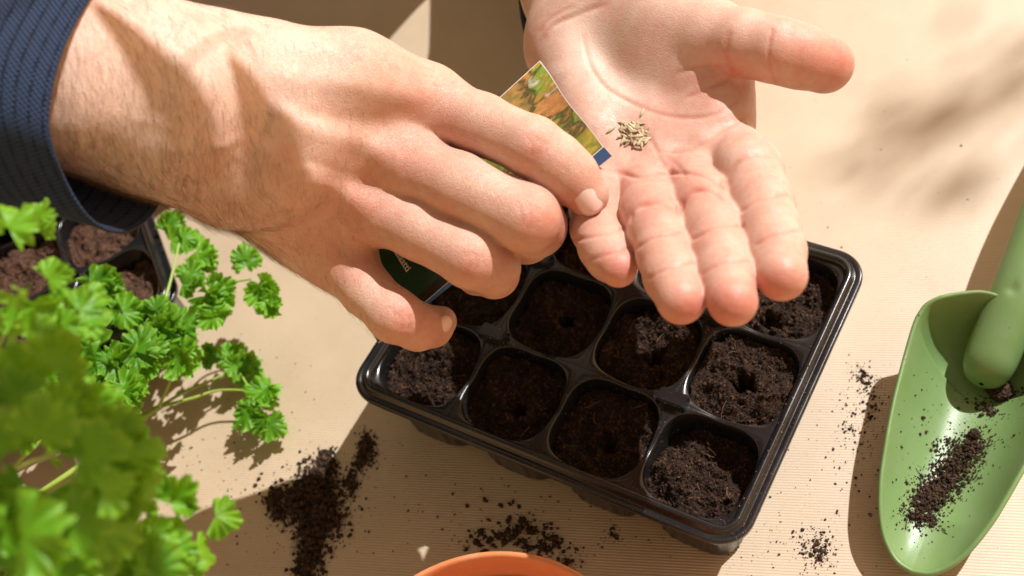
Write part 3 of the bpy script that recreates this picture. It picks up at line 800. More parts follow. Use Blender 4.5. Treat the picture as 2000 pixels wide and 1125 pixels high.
def handle_mesh():
    # lofted rounded grip: (x, centre z, half width, half height)
    st = [(0.0285, 0.0115, 0.0010, 0.0010), (0.0280, 0.0122, 0.0048, 0.0045), (0.0262, 0.0132, 0.0078, 0.0070), (0.0225, 0.0150, 0.0098, 0.0088), (0.016, 0.0178, 0.0106, 0.0096), (0.008, 0.0214, 0.0107, 0.0100), (0.0, 0.0249, 0.0105, 0.0102),
          (-0.010, 0.0284, 0.0105, 0.0103), (-0.022, 0.0315, 0.0108, 0.0105), (-0.040, 0.0345, 0.0116, 0.0112), (-0.060, 0.0365, 0.0126, 0.0120), (-0.085, 0.0375, 0.0130, 0.0122), (-0.110, 0.0370, 0.0124, 0.0116), (-0.135, 0.036, 0.0112, 0.0105), (-0.148, 0.035, 0.0098, 0.0090), (-0.155, 0.034, 0.0066, 0.0058), (-0.158, 0.0335, 0.001, 0.001)]
    n = 40; V = []
    sp = smooth_poly([tuple(q) for q in st], 5)
    for x, zc, hw, hh in sp:
        a = np.linspace(0, 2 * np.pi, n, endpoint=False)
        y = hw * np.cos(a); z = zc + hh * np.sin(a); xx = np.full(n, x)
        V.append(np.c_[xx, y, z])
    V = np.concatenate(V)
    d = np.hypot(V[:, 0] + 0.004, V[:, 1]); top = V[:, 2] > 0.030
    V[:, 1] += 0.0022 - 0.055 * V[:, 0]
    d = np.hypot(V[:, 0] + 0.004, V[:, 1] - 0.0012)
    V[:, 2] -= np.where(top, 0.0012 * np.exp(-(d / 0.0022) ** 4) - 0.0002 * np.exp(-((d - 0.0027) / 0.0006) ** 2), 0)
    F = []
    for q in range(len(sp) - 1):
        a = q * n + np.arange(n); b = q * n + (np.arange(n) + 1) % n
        F.append(np.stack([a, b, b + n, a + n], 1))
    return V, np.concatenate(F)
V, F = handle_mesh(); HD = mesh_np('handle', V, F, M_GREEN, TROWEL); sb = HD.modifiers.new('smooth', 'SUBSURF'); sb.levels = 1; sb.render_levels = 1
def stud():
    V = []; n = 24
    for r, z in ((0.0, 0.0002), (0.0008, 0.0001), (0.0012, -0.0002), (0.0018, -0.0004), (0.0022, 0.0001), (0.0025, 0.0002), (0.0029, -0.0004)):
        a = np.linspace(0, 6.2832, n, endpoint=False); V.append(np.c_[r * np.cos(a), r * np.sin(a), np.full(n, z)])
    V = np.concatenate(V); F = []
    for q in range(6):
        a = q * n + np.arange(n); b = q * n + (np.arange(n) + 1) % n; F.append(np.stack([a, b, b + n, a + n], 1)[:, ::-1])
    o = mesh_np('dimple', V, np.concatenate(F), M_GREEN, TROWEL); o.location = (-0.004, 0.0012, 0.0354); o.rotation_euler = (0, R_(19), 0)
stud()
# ---------------------------------------------------------------- terracotta flower pot at the front edge
M_TERRA = NT('terracotta')
def m_terra():
    t = M_TERRA; g = t.tc.outputs['Object']; n = t.noise(120, 5, 0.6); f = t.noise(1500, 3, 0.6)
    col = t.mix(t.mapr(n, 0.3, 0.7), (0.56, 0.185, 0.070), (0.62, 0.225, 0.095))
    col = t.mix(t.mapr(t.noise(70, 6, 0.7), 0.56, 0.72, 0.0, 0.4), col, (0.64, 0.36, 0.23)); col = t.mix(t.mapr(t.noise(700, 3, 0.7), 0.68, 0.74, 0.0, 0.6), col, (0.10, 0.05, 0.025))
    t.bs(Base_Color=col, Roughness=t.mapr(n, 0.3, 0.7, 0.45, 0.65), Normal=t.bump(f, 0.0002, 0.4))
m_terra(); M_TERRA = M_TERRA.m
PA, PB, PT = at(800, 1125, 0.075), at(1145, 1125, 0.075), at(981, 1073.5, 0.075)
def circ3(a, b, c):
    ax, ay, bx, by, cx, cy = a[0], a[1], b[0], b[1], c[0], c[1]; d = 2 * (ax * (by - cy) + bx * (cy - ay) + cx * (ay - by))
    ux = ((ax * ax + ay * ay) * (by - cy) + (bx * bx + by * by) * (cy - ay) + (cx * cx + cy * cy) * (ay - by)) / d
    uy = ((ax * ax + ay * ay) * (cx - bx) + (bx * bx + by * by) * (ax - cx) + (cx * cx + cy * cy) * (bx - ax)) / d
    return ux, uy, math.hypot(ax - ux, ay - uy)
PX, PY, PR = circ3(PA, PB, PT)
def lathe(prof, n=96):
    V = []; a = np.linspace(0, 2 * np.pi, n, endpoint=False)
    for r, z in prof: V.append(np.c_[r * np.cos(a), r * np.sin(a), np.full(n, z)])
    V = np.concatenate(V); F = []
    for q in range(len(prof) - 1):
        A = q * n + np.arange(n); B = q * n + (np.arange(n) + 1) % n; F.append(np.stack([A, B, B + n, A + n], 1))
    return V, np.concatenate(F)
def flower_pot(loc, r, h, label, mat, cat='flower pot'):
    root = empty('flower_pot', loc); tag(root, label, cat)
    t = 0.0030
    V, F = lathe([(r - t - 0.0030, h - 0.020), (r - t - 0.0008, h - 0.0185), (r - t, h - 0.004), (r - t * 0.8, h - 0.0008), (r - t * 0.5, h), (r - 0.0006, h - 0.0004), (r, h - 0.0015), (r, h - 0.016), (r - 0.0006, h - 0.0168), (r - 0.0030, h - 0.0170)])
    mesh_np('rim', V, F, mat, root)
    V, F = lathe([(0.004, 0.003), (r * 0.60, 0.003), (r - t - 0.0034, h - 0.0185), (r - t - 0.0030, h - 0.0160), (r - 0.0030, h - 0.0165), (r * 0.64, 0.0008), (r * 0.60, 0.0), (0.004, 0.0)])
    mesh_np('body', V, F, mat, root); return root
flower_pot((PX, PY, 0), PR, 0.075, 'empty orange terracotta flower pot, only its rim in view', M_TERRA)
# ---------------------------------------------------------------- seed packet held in the right hand
def m_packet():
    t = NT('packet_print'); uv = t.n('UVMap').outputs[0]
    s = t.n('SeparateXYZ', i_Vector=uv); U, W = s.outputs[0], s.outputs[1]     # U along the packet, W across (0..1)
    wr = t.n('TexNoise', i_Scale=7.0, i_Detail=5.0, i_Roughness=0.6, i_Vector=uv); wv = t.mapping(t.mix(0.16, uv, wr.outputs['Color']), scale=(2.0, 1, 1))
    v1 = t.n('TexVoronoi', feature='F1', i_Scale=4.2, i_Vector=wv); v2 = t.n('TexVoronoi', feature='DISTANCE_TO_EDGE', i_Scale=4.2, i_Vector=wv)
    v3 = t.n('TexVoronoi', feature='SMOOTH_F1', i_Scale=17.0, i_Vector=wv)
    pick = t.n('TexWhiteNoise', i_Vector=v1.outputs['Position']).outputs[0]
    n = t.noise(5, 5, 0.65, wv); n2 = t.noise(40, 5, 0.7, wv)
    leafcol = t.ramp(t.math('ADD', t.math('MULTIPLY', pick, 0.75), t.math('MULTIPLY', n, 0.25)), [(0.0, (0.03, 0.22, 0.05)), (0.25, (0.14, 0.40, 0.05)), (0.42, (0.55, 0.46, 0.06)), (0.60, (0.62, 0.26, 0.05)), (0.78, (0.50, 0.19, 0.09)), (1.0, (0.12, 0.42, 0.12))])
    leafcol = t.mix(t.mapr(n2, 0.42, 0.66), leafcol, (0.66, 0.36, 0.08))
    leafcol = t.mix(t.mapr(v3.outputs['Distance'], 0.25, 0.65, 0.0, 0.5), leafcol, (0.07, 0.14, 0.025))
    leafcol = t.mix(t.mapr(v2.outputs['Distance'], 0.0, 0.09, 0.85, 0.0), leafcol, (0.02, 0.05, 0.015))
    leafcol = t.mix(t.mapr(n2, 0.64, 0.72, 0.0, 0.55), leafcol, (0.80, 0.70, 0.34))
    leafcol = t.mix(t.mapr(t.noise(3.6, 2, 0.5, wv), 0.66, 0.69, 0.0, 0.85), leafcol, (0.80, 0.72, 0.74))
    grn = t.mix(t.mapr(t.noise(30, 4, 0.6, uv), 0.45, 0.75), (0.008, 0.052, 0.026), (0.016, 0.085, 0.045))
    band = t.math('LESS_THAN', U, 0.40)
    col = t.mix(band, leafcol, grn)
    col = t.mix(t.math('MULTIPLY', band, t.math('LESS_THAN', W, 0.09)), col, (0.022, 0.016, 0.012))
    edge = t.math('ADD', t.math('LESS_THAN', W, 0.007), t.math('GREATER_THAN', W, 0.993))
    edge = t.math('ADD', edge, t.math('GREATER_THAN', U, 0.9965), True)
    col = t.mix(edge, col, (0.78, 0.76, 0.72))
    t.bs(Base_Color=col, Roughness=0.32); t.b.inputs['Specular IOR Level'].default_value = 0.5
    t.b.inputs['Coat Weight'].default_value = 0.25; t.b.inputs['Coat Roughness'].default_value = 0.2
    return t.m
M_PACK = m_packet()
M_BLUE = NT('packet_side_blue').bs(Base_Color=(0.045, 0.16, 0.42, 1), Roughness=0.35).m
M_WHITE = NT('packet_white').bs(Base_Color=(0.80, 0.77, 0.72, 1), Roughness=0.5).m
# corners read off the photograph: open end = (top, lower), the rest runs away under the fingers
PK = {'t1': ad(1057, 121, 0.440), 'b1': ad(1182, 289, 0.4265)}
PK['b0'] = PK['b1'] + (ad(822, 600, 0.4475) - PK['b1']) * 1.24; PK['t0'] = PK['b0'] + (PK['t1'] - PK['b1']) * 1.0
PACKET = empty('seed_packet', tuple(PK['b0'])); tag(PACKET, 'glossy lettuce seed packet with a red green leaf print, held in the fingers', 'seed packet')
def packet():
    eu = PK['b1'] - PK['b0']; ew = PK['t0'] - PK['b0']; N = np.cross(eu, ew); N /= np.linalg.norm(N)
    if N @ (CP - PK['b0']) < 0: N = -N
    n, m = 40, 24; TH = 0.0032
    def pos(u, w, side):
        p = eu * u + ew * w
        bulge = 0.0011 * math.sin(math.pi * w) * (0.35 + 0.65 * u) + 0.0007 * math.sin(u * 7 + w * 5) * math.sin(math.pi * w)
        lip = 0.0014 * max(0, (u - 0.9) / 0.1) ** 2 * math.sin(math.pi * w)
        t = TH * (0.25 + 0.75 * u) * (1.0 if True else 0)
        out_ = -ew / np.linalg.norm(ew) * (0.0034 * (1 - w) * u if side < 0 else 0.0)
        return p + out_ + N * (side * (t / 2 + bulge) + (lip if side > 0 else -lip))
    out = {}
    for nm, side, mat in (('front_panel', 1, M_PACK), ('back_panel', -1, M_WHITE)):
        V = []; UV = []
        for i in range(n + 1):
            for j in range(m + 1):
                u, w = i / n, j / m
                if u == 1.0: u += 0.003 * math.sin(w * 9.0) - (0.02 if side < 0 else 0.0)
                V.append(pos(u, w, side)); UV.append((i / n, j / m))
        F = []
        for i in range(n):
            for j in range(m):
                q = [i * (m + 1) + j, (i + 1) * (m + 1) + j, (i + 1) * (m + 1) + j + 1, i * (m + 1) + j + 1]
                F.append(q if side > 0 else q[::-1])
        F = np.array(F); o = mesh_np(nm, np.array(V), F, mat, PACKET)
        l = o.data.uv_layers.new(name='UVMap'); UV = np.array(UV)
        lv = np.zeros(len(o.data.loops), np.int32); o.data.loops.foreach_get('vertex_index', lv); l.data.foreach_set('uv', UV[lv].astype(np.float32).ravel())
        if nm == 'front_panel': out['N'] = N; out['eu'] = eu; out['ew'] = ew; out['pos'] = pos
    for w, mat in ((0.0, M_BLUE), (1.0, M_WHITE)):
        V = []; 
        for i in range(n + 1):
            u = i / n
            if u == 1.0: u += 0.003 * math.sin(w * 9.0)
            V += [pos(u, w, 1), pos(u, w, -1)]
        F = np.array([[2 * i, 2 * i + 1, 2 * i + 3, 2 * i + 2] for i in range(n)])
        if w == 1.0: F = F[:, ::-1]
        o = mesh_np('side_panel', np.array(V), F, mat, PACKET, smooth=False); o['label'] = 'blue side strip' if w == 0 else 'white side strip'
    # lettering printed across the green band
    cu = bpy.data.curves.new('lettering', 'FONT'); cu.body = 'isalaatti'; cu.size = 0.0040; cu.offset = 0.00006; cu.extrude = 0.00004; cu.align_x = 'RIGHT'; cu.resolution_u = 3
    tmp = bpy.data.objects.new('tmp', cu); COL.objects.link(tmp); dg = bpy.context.evaluated_depsgraph_get(); me = bpy.data.meshes.new_from_object(tmp.evaluated_get(dg)); bpy.data.objects.remove(tmp)
    me.name = 'lettering'
    co = np.array([v.co[:] for v in me.vertices])
    LW = np.linalg.norm(ew); LU = np.linalg.norm(eu)
    # reading direction runs from the far edge to the near one (w from 1 to 0), letters' tops towards the opening
    uu = TXT_U + co[:, 1] / LU; ww = TXT_W - co[:, 0] / LW
    P = np.array([pos(a, b, 1) + N * (0.00012 + c) for a, b, c in zip(uu, ww, co[:, 2])])
    me.vertices.foreach_set('co', P.astype(np.float32).ravel()); me.update()
    o = bpy.data.objects.new('lettering', me); COL.objects.link(o); o.parent = PACKET; me.materials.append(M_WHITE)
    return out
def packet_uv(px, py):
    eu = PK['b1'] - PK['b0']; ew = PK['t0'] - PK['b0']; n = np.cross(eu, ew); d = ad(px, py, 1.0) - CP
    q = CP + d * ((PK['b0'] - CP) @ n) / (d @ n) - PK['b0']; G = np.array([[eu @ eu, eu @ ew], [eu @ ew, ew @ ew]])
    return np.linalg.solve(G, [q @ eu, q @ ew])
_e = packet_uv(797, 533);
TXT_U, TXT_W = float(_e[0]), float(_e[1])
PKD = packet()
# ---------------------------------------------------------------- seeds heaped in the palm
def m_seed():
    t = NT('seed_husk'); g = t.tc.outputs['Object']; r = t.n('ObjectInfo').outputs['Random']
    w = t.n('TexWave', wave_type='BANDS', bands_direction='Y', i_Vector=g, i_Scale=900.0, i_Distortion=1.0)
    col = t.mix(r, (0.62, 0.50, 0.32), (0.42, 0.33, 0.20)); col = t.mix(t.math('MULTIPLY', w.outputs[1], 0.35), col, (0.30, 0.22, 0.12))
    t.bs(Base_Color=col, Roughness=0.5, Normal=t.bump(w.outputs[1], 0.0001, 0.6)); return t.m
M_SEED = m_seed()
def seed_me():
    V = []; n = 10; st = [(-1, 0.02), (-0.85, 0.35), (-0.55, 0.78), (-0.1, 1.0), (0.35, 0.92), (0.7, 0.6), (0.9, 0.3), (1.0, 0.03)]
    for x, r in st:
        a = np.linspace(0, 6.2832, n, endpoint=False); V.append(np.c_[np.full(n, x * 0.00205), r * 0.00058 * np.cos(a), r * 0.00040 * np.sin(a)])
    V = np.concatenate(V); F = []
    for q in range(len(st) - 1):
        A = q * n + np.arange(n); B = q * n + (np.arange(n) + 1) % n; F.append(np.stack([A, B, B + n, A + n], 1)[:, ::-1])
    me_o = mesh_np('seed', V, np.concatenate(F), M_SEED, link=False); return me_o.data
SEED_ME = seed_me()
def drop_seed(px, py, lift, tilt, label, group):
    p, n = on_skin(BVH_L, px, py)
    if p is None: return
    o = bpy.data.objects.new('seed', SEED_ME); COL.objects.link(o)
    q = n.to_track_quat('Z', 'Y').to_matrix().to_4x4()
    m = Matrix.Translation(p + n * (0.00042 + lift)) @ q @ Matrix.Rotation(random.uniform(0, 6.283), 4, 'Z') @ Matrix.Rotation(tilt, 4, 'Y') @ Matrix.Scale(random.uniform(0.85, 1.12), 4)
    o.matrix_world = m; tag(o, label, 'seed', group)
k = 0
for q in range(64):
    a = random.uniform(0, 6.283); r = math.sqrt(random.random())
    x = 1239 + 27 * r * math.cos(a) + 2 * math.sin(a); y = 264 + 27 * r * math.sin(a)
    hgt = max(0, 1 - r * 1.05) * 0.0026 * random.uniform(0.35, 1.0)
    drop_seed(x, y, hgt, random.uniform(-0.4, 0.4), 'pale lettuce seed in the heap on the open palm', 'seeds heaped on the palm')
drop_seed(1255, 220, 0.0, 0, 'lone seed stuck in the thumb crease above the heap', None)
drop_seed(1193, 254, 0.0, 0, 'lone seed lying between the packet and the heap', None)
drop_seed(1215, 240, 0.0, 0.2, 'pale seed pointing up at the top left of the heap', None)
# ---------------------------------------------------------------- navy knit sweater
def m_knit(name, c1, c2):
    t = NT(name); uv = t.n('UVMap').outputs[0]
    s = t.n('SeparateXYZ', i_Vector=uv); U, W = s.outputs[0], s.outputs[1]       # U round the arm, W along it (metres)
    twill = t.n('TexWave', wave_type='BANDS', bands_direction='DIAGONAL', i_Vector=t.mapping(uv, scale=(1, 1, 0)), i_Scale=270.0, i_Distortion=0.0)
    twill2 = t.n('TexWave', wave_type='BANDS', bands_direction='X', i_Vector=uv, i_Scale=300.0)
    fr = t.math('FRACT', t.math('DIVIDE', W, 0.0042))
    row = t.math('LESS_THAN', t.math('ABSOLUTE', t.math('SUBTRACT', fr, 0.5)), 0.10)
    dot = t.math('GREATER_THAN', t.math('SINE', t.math('MULTIPLY', U, 6.2832 / 0.0019)), -0.25)
    d = t.math('MULTIPLY', row, dot)
    fuzz = t.noise(900, 4, 0.7); big = t.noise(40, 3, 0.6)
    kn = t.math('MULTIPLY', twill.outputs[1], twill2.outputs[1])
    col = t.mix(t.mapr(kn, 0.0, 0.75), c1, c2)
    col = t.mix(t.mapr(fuzz, 0.5, 0.8, 0.0, 0.20), col, (0.06, 0.09, 0.17))
    col = t.mix(d, col, (0.003, 0.004, 0.007))
    h = t.math('SUBTRACT', t.math('MULTIPLY', kn, 0.8), t.math('MULTIPLY', d, 1.2))
    t.bs(Base_Color=col, Roughness=0.9, Normal=t.bump(h, 0.0007, 1.0)); t.b.inputs['Specular IOR Level'].default_value = 0.15
    t.b.inputs['Sheen Weight'].default_value = 0.04; t.b.inputs['Sheen Roughness'].default_value = 0.5
    return t.m
M_KNIT = m_knit('navy_knit', (0.005, 0.010, 0.030), (0.072, 0.118, 0.225))
def sleeve(name, rings, n, mat, label, width):
    """rings: list of closed loops of 3-D points (same count), cuff edge first"""
    V = []; UV = []; w = 0.0
    prev = None
    for R in rings:
        R = np.array(R); P = []
        L = np.linalg.norm(np.roll(R, -1, 0) - R, axis=1); c = np.concatenate([[0], np.cumsum(L)]); u = np.linspace(0, c[-1], n)
        Rc = np.concatenate([R, R[:1]])
        P = np.stack([np.interp(u, c, Rc[:, k]) for k in range(3)], 1)
        if prev is not None: w += np.linalg.norm(P - prev, axis=1).mean()
        prev = P; V.append(P); UV.append(np.c_[np.linspace(0, width, n), np.full(n, w)])
    V = np.concatenate(V); UV = np.concatenate(UV); F = []
    for q in range(len(rings) - 1):
        a = q * n + np.arange(n - 1); F.append(np.stack([a, a + 1, a + 1 + n, a + n], 1))
    F = np.concatenate(F)
    o = mesh_np(name, V - np.array(PERSON.location), F, mat, PERSON)
    l = o.data.uv_layers.new(name='UVMap'); lv = np.zeros(len(o.data.loops), np.int32); o.data.loops.foreach_get('vertex_index', lv); l.data.foreach_set('uv', UV[lv].astype(np.float32).ravel())
    m = o.modifiers.new('thickness', 'SOLIDIFY'); m.thickness = 0.0010; m.offset = 0
    o['label'] = label; return o
def catmull_closed(P, k=8):
    P = [np.array(p, float) for p in P]; n = len(P); out = []
    for i in range(n):
        p0, p1, p2, p3 = P[i - 1], P[i], P[(i + 1) % n], P[(i + 2) % n]
        for t in np.linspace(0, 1, k, endpoint=False):
            out.append(0.5 * (2 * p1 + (p2 - p0) * t + (2 * p0 - 5 * p1 + 4 * p2 - p3) * t * t + (3 * p1 - p0 - 3 * p2 + p3) * t ** 3))
    return np.array(out)
cuffR = [(190, -25, 0.362), (140, 62, 0.349), (108, 150, 0.342), (96, 235, 0.341), (106, 295, 0.345), (132, 360, 0.353), (172, 422, 0.362), (215, 451, 0.373), (258, 449, 0.388), (296, 420, 0.401), (314, 382, 0.412), (300, 310, 0.421), (270, 200, 0.423), (245, 90, 0.415), (222, 0, 0.397), (210, -45, 0.377)]
def shifted(C, dx, dy, dd, sc, wob=0.0, ph=0.0):
    c = np.array(C, float); m = c.mean(0); o = []
    for k, q in enumerate(c):
        v = m + (q - m) * sc; f = wob * math.sin(ph + k * 1.7)
        o.append((v[0] + dx + f * 20, v[1] + dy + f * 14, v[2] + dd + f * 0.002))
    return o
def to3(C, k=8): return catmull_closed([ad(*q) for q in C], k)
rR = [to3(cuffR)]
for t in np.linspace(0.03, 1, 40):
    e = t ** 1.15
    rR.append(to3(shifted(cuffR, -640 * e, -205 * e + 30 * min(1, t * 6) * 0, -0.040 * e, 1 - 0.08 * min(1, t * 4) + 0.45 * e, 0.10 * min(1, t * 8) + 0.5 * e, t * 5)))
SLEEVE_R = sleeve('sleeve', rR, 160, M_KNIT, 'loose navy ribbed cuff of the right arm with a dark hollow below', 0.34)
cuffL = [(1042, 104, 0.552), (1024, 60, 0.534), (1019, 5, 0.514), (1050, -45, 0.486), (1120, -75, 0.470), (1210, -65, 0.476), (1270, -10, 0.505), (1265, 30, 0.539), (1190, 55, 0.560), (1105, 75, 0.564)]
rL = [to3(cuffL)]
for t in np.linspace(0.05, 1, 16):
    rL.append(to3(shifted(cuffL, -20 * t, -620 * t, 0.225 * t, 1 + 0.55 * t, 0.2 * min(1, t * 6), t * 5)))
SLEEVE_L = sleeve('sleeve', rL, 100, M_KNIT, 'dark navy cuff of the left arm at the upper edge', 0.30)
# ---------------------------------------------------------------- fine dark hair on the right forearm
def arm_hair(nh=6500):
    V, N = RH[3], None
    Vc = RH[1]; F = RH[2]; Nn = vnormals(Vc, F); P = to_px(Vc); rg = np.random.default_rng(5)
    front = (Nn * Vc / np.linalg.norm(Vc, axis=1, keepdims=True)).sum(1) < 0.25
    ok = np.where(front & (P[:, 0] > 60) & (P[:, 0] < 760) & (P[:, 1] > -30))[0]
    pr = np.clip(1.15 - (P[ok, 0] - 150) / 560, 0.03, 1) * np.clip(0.5 + (P[ok, 1] - 60 - 0.25 * P[ok, 0]) / 260, 0.30, 1.3)
    idx = rg.choice(ok, nh, p=pr / pr.sum()); Wv = V; Nw = Nn @ CM
    ax = c2w(cm_pt(470, 250, .408)) - c2w(cm_pt(110, 130, .37)); ax = (ax / np.linalg.norm(ax))[0]
    dn = CM.T @ np.array([0.15, 1.0, 0.0])
    Vs = []; Fs = []; k = 0; m = 5
    for i in idx:
        n = Nw[i]; p = Wv[i] + rg.normal(0, 0.0004, 3)
        d = ax * rg.uniform(-0.15, 0.40) + dn * rg.uniform(0.6, 1.1) + rg.normal(0, 0.18, 3); d = d - n * (d @ n) ; d /= np.linalg.norm(d)
        L = rg.uniform(0.004, 0.0100) * (1 if P[i, 0] < 520 else 0.55); lift = rg.uniform(0.10, 0.35); w = rg.uniform(0.000018, 0.000042)
        t = np.linspace(0, 1, m)[:, None]; side = np.cross(d, n)
        q = p - n * 0.0002 + d * (t * L) + n * (lift * L * np.sin(t * 1.9) * 0.55) + side * (rg.uniform(-0.25, 0.25) * L * t * t)
        tv = (CP - p); tv /= np.linalg.norm(tv); sv = np.cross(d, n); sv /= np.linalg.norm(sv)
        ww = w * (1 - 0.75 * t)
        for e in (0, 2.0944, 4.1888): Vs.append(q + (sv * math.cos(e) + n * math.sin(e)) * ww)
        for e in range(3):
            A = k + e * m + np.arange(m - 1); B = k + ((e + 1) % 3) * m + np.arange(m - 1)
            Fs.append(np.stack([A, B, B + 1, A + 1], 1))
        k += 3 * m
    o = mesh_np('arm_hair', in_parent(np.concatenate(Vs)), np.concatenate(Fs), M_HAIR, PERSON); o['kind'] = 'stuff'
    return o
M_HAIR = NT('body_hair').bs(Base_Color=(0.20, 0.11, 0.055, 1), Roughness=0.45).m
arm_hair()

# ---------------------------------------------------------------- the rest of the sweater: left upper arm and body, beyond the frame
def sweater():
    S = Sdf((-0.62, 0.12, -0.42), (0.16, 1.02, 0.80), 0.009)
    B = S.new() + 0.3
    el = ad(1100, -700, 0.705)
    S.prim(B, el + [0, 0.0, 0.0], (0.00, 0.345, 0.17), 0.050, 0.062, 0.03)
    S.prim(B, (0.00, 0.345, 0.17), (-0.24, 0.275, 0.46), 0.062, 0.084, 0.04)
    S.prim(B, (-0.06, 0.42, 0.20), (-0.26, 0.39, 0.46), 0.085, 0.10, 0.04)
    S.prim(B, (-0.30, 0.68, -0.25), (-0.34, 0.62, 0.42), 0.165, 0.185, 0.05)
    V, F = surface_nets(B, S.org, S.h); V = lap(V, F, 2)
    o = mesh_np('sweater', in_parent(V), F, M_KNIT, PERSON); l = o.data.uv_layers.new(name='UVMap')
    lv = np.zeros(len(o.data.loops), np.int32); o.data.loops.foreach_get('vertex_index', lv); l.data.foreach_set('uv', V[lv][:, [0, 2]].astype(np.float32).ravel())
sweater()
# ---------------------------------------------------------------- soil spilled on the paper and in the trowel
def spill(name, blobs, n, rmin, rmax, seed, label, surf=None, power=3.0, mat=None, heap=0.0, group=None, fib=0):
    """blobs: (px, py, spread px x, spread px y, weight, angle deg); grains dropped on the table (or surf bvh)"""
    rg = np.random.default_rng(seed); w = np.array([b[4] for b in blobs], float); w /= w.sum()
    P = []; Rr = []
    for q in range(n):
        b = blobs[rg.choice(len(blobs), p=w)]
        x, y = rg.normal(0, b[2]), rg.normal(0, b[3]); a = R_(b[5] if len(b) > 5 else 0)
        px = b[0] + x * math.cos(a) - y * math.sin(a); py = b[1] + x * math.sin(a) + y * math.cos(a)
        dd = math.exp(-0.5 * ((x / b[2]) ** 2 + (y / b[3]) ** 2))
        r = rmin + (rmax - rmin) * rg.random() ** power * (0.35 + 0.65 * dd)
        if surf is None:
            p = at(px, py, 0.0); z = r * 0.35 + heap * dd * rg.random()
            P.append((p[0], p[1], z))
        else:
            d = Vector(ad(px, py, 1.0) - CP).normalized(); h = surf.ray_cast(Vector(CP), d)
            if h[0] is None: continue
            P.append((h[0].x, h[0].y, h[0].z + r * 0.35 + heap * dd * rg.random()))
        Rr.append(r)
    parts = [crumbs(np.array(P), np.array(Rr), rg, 0.8)]
    if fib:
        ii = rg.choice(len(P), fib); parts.append(fibres(np.array(P)[ii] + [0, 0, 0.0004], rg, (0.002, 0.006), 0.00012))
    V, F = join_np(parts); c = V.mean(0); c[2] = 0
    o = mesh_np(name, V - c, F, mat or M_CRUMB, None, smooth=False); o.location = tuple(c)
    return tag(o, label, 'soil', group, 'stuff')
spill('spilled_soil', [(622, 945, 24, 26, 1.4), (585, 985, 28, 24, 1.4), (638, 1005, 24, 28, 1.5), (612, 1052, 20, 30, 1.0), (600, 1108, 16, 24, 0.5), (640, 905, 10, 14, 0.5), (540, 985, 11, 20, 0.4), (620, 1000, 60, 60, 0.25)], 3700, 0.00022, 0.0021, 1,
      'dark mound of soil spilled on the paper left of the tray', power=3.2, heap=0.0040, fib=30)
spill('spilled_soil', [(718, 868, 10, 14, 1), (704, 902, 9, 14, 0.9), (687, 945, 8, 17, 0.7), (722, 900, 9, 11, 0.4), (705, 900, 26, 36, 0.2)], 430, 0.00025, 0.0018, 2, 'thin trail of soil running up from the mound to the tray', power=3.4, heap=0.0012)
spill('spilled_soil', [(1005, 1052, 50, 16, 1, 10), (1070, 1062, 16, 16, 0.7), (1030, 1035, 24, 14, 0.5), (950, 1060, 36, 12, 0.4, -10), (1110, 1095, 20, 16, 0.4, 40), (1000, 1010, 70, 30, 0.25)], 640, 0.0002, 0.0021, 3, 'soil crumbs scattered behind the rim of the orange pot', power=3.6, heap=0.0008)
spill('spilled_soil', [(1200, 1040, 9, 9, 1), (1190, 1052, 16, 6, 0.4)], 60, 0.0002, 0.0010, 4, 'small clot of soil in the shade below the front rim of the tray', power=2.5)
spill('spilled_soil', [(1600, 1068, 16, 18, 1), (1595, 1085, 20, 20, 0.6), (1560, 1045, 30, 20, 0.15)], 330, 0.0002, 0.0010, 5, 'patch of soil crumbs near the tip of the green trowel', power=3.2)
spill('spilled_soil', [(1690, 740, 20, 10, 1, 40), (1680, 790, 26, 30, 0.5), (1660, 855, 26, 30, 0.4), (1655, 838, 9, 6, 0.2), (1700, 790, 16, 34, 0.5)], 430, 0.00018, 0.0009, 6, 'sprinkled soil between the tray and the blade of the trowel', power=3.4)
spill('soil_specks', [(1600, 980, 130, 110, 1.2), (1700, 400, 180, 200, 0.35), (1480, 1080, 60, 30, 0.35), (600, 900, 160, 130, 1.0), (900, 960, 200, 80, 1.0), (420, 900, 60, 60, 0.6), (470, 720, 120, 120, 0.3), (1680, 950, 60, 90, 0.8), (500, 1040, 120, 60, 0.6), (1250, 1060, 120, 40, 0.4)], 1300, 0.00010, 0.0007, 7, 'tiny specks of soil strewn over the brown paper', power=4.5)
M_DUST = m_soil('soil_dust', (0.08, 0.048, 0.03), (0.20, 0.13, 0.085), (0.42, 0.33, 0.24))
def lump(px, py, surf, r, seed, label, sink=0.4):
    rg = np.random.default_rng(seed)
    d = Vector(ad(px, py, 1.0) - CP).normalized(); h = surf.ray_cast(Vector(CP), d) if surf else None
    p = np.array(h[0]) if h and h[0] is not None else at(px, py, 0.0)
    n = 700; q = rg.normal(0, 1, (n, 3)); q /= np.linalg.norm(q, axis=1, keepdims=True); q[:, 2] *= 0.8
    V, F = crumbs(q * r * rg.uniform(0.72, 1.0, (n, 1)) * [1, 1, 0.9], r * rg.uniform(0.08, 0.24, n), rg)
    o = mesh_np('soil_lump', V, F, M_CRUMB, None, smooth=False); o.location = (p[0], p[1], p[2] + r * (1 - sink))
    return tag(o, label, 'soil', 'soil on the trowel')
bpy.context.view_layer.update()
def world_bvh(*objs):
    vs, fs = [], []
    for o in objs:
        k = len(vs); M = o.matrix_world
        vs += [tuple(M @ v.co) for v in o.data.vertices]; fs += [tuple(i + k for i in p.vertices) for p in o.data.polygons]
    return BVHTree.FromPolygons(vs, fs)
BVH_T = world_bvh(BL)
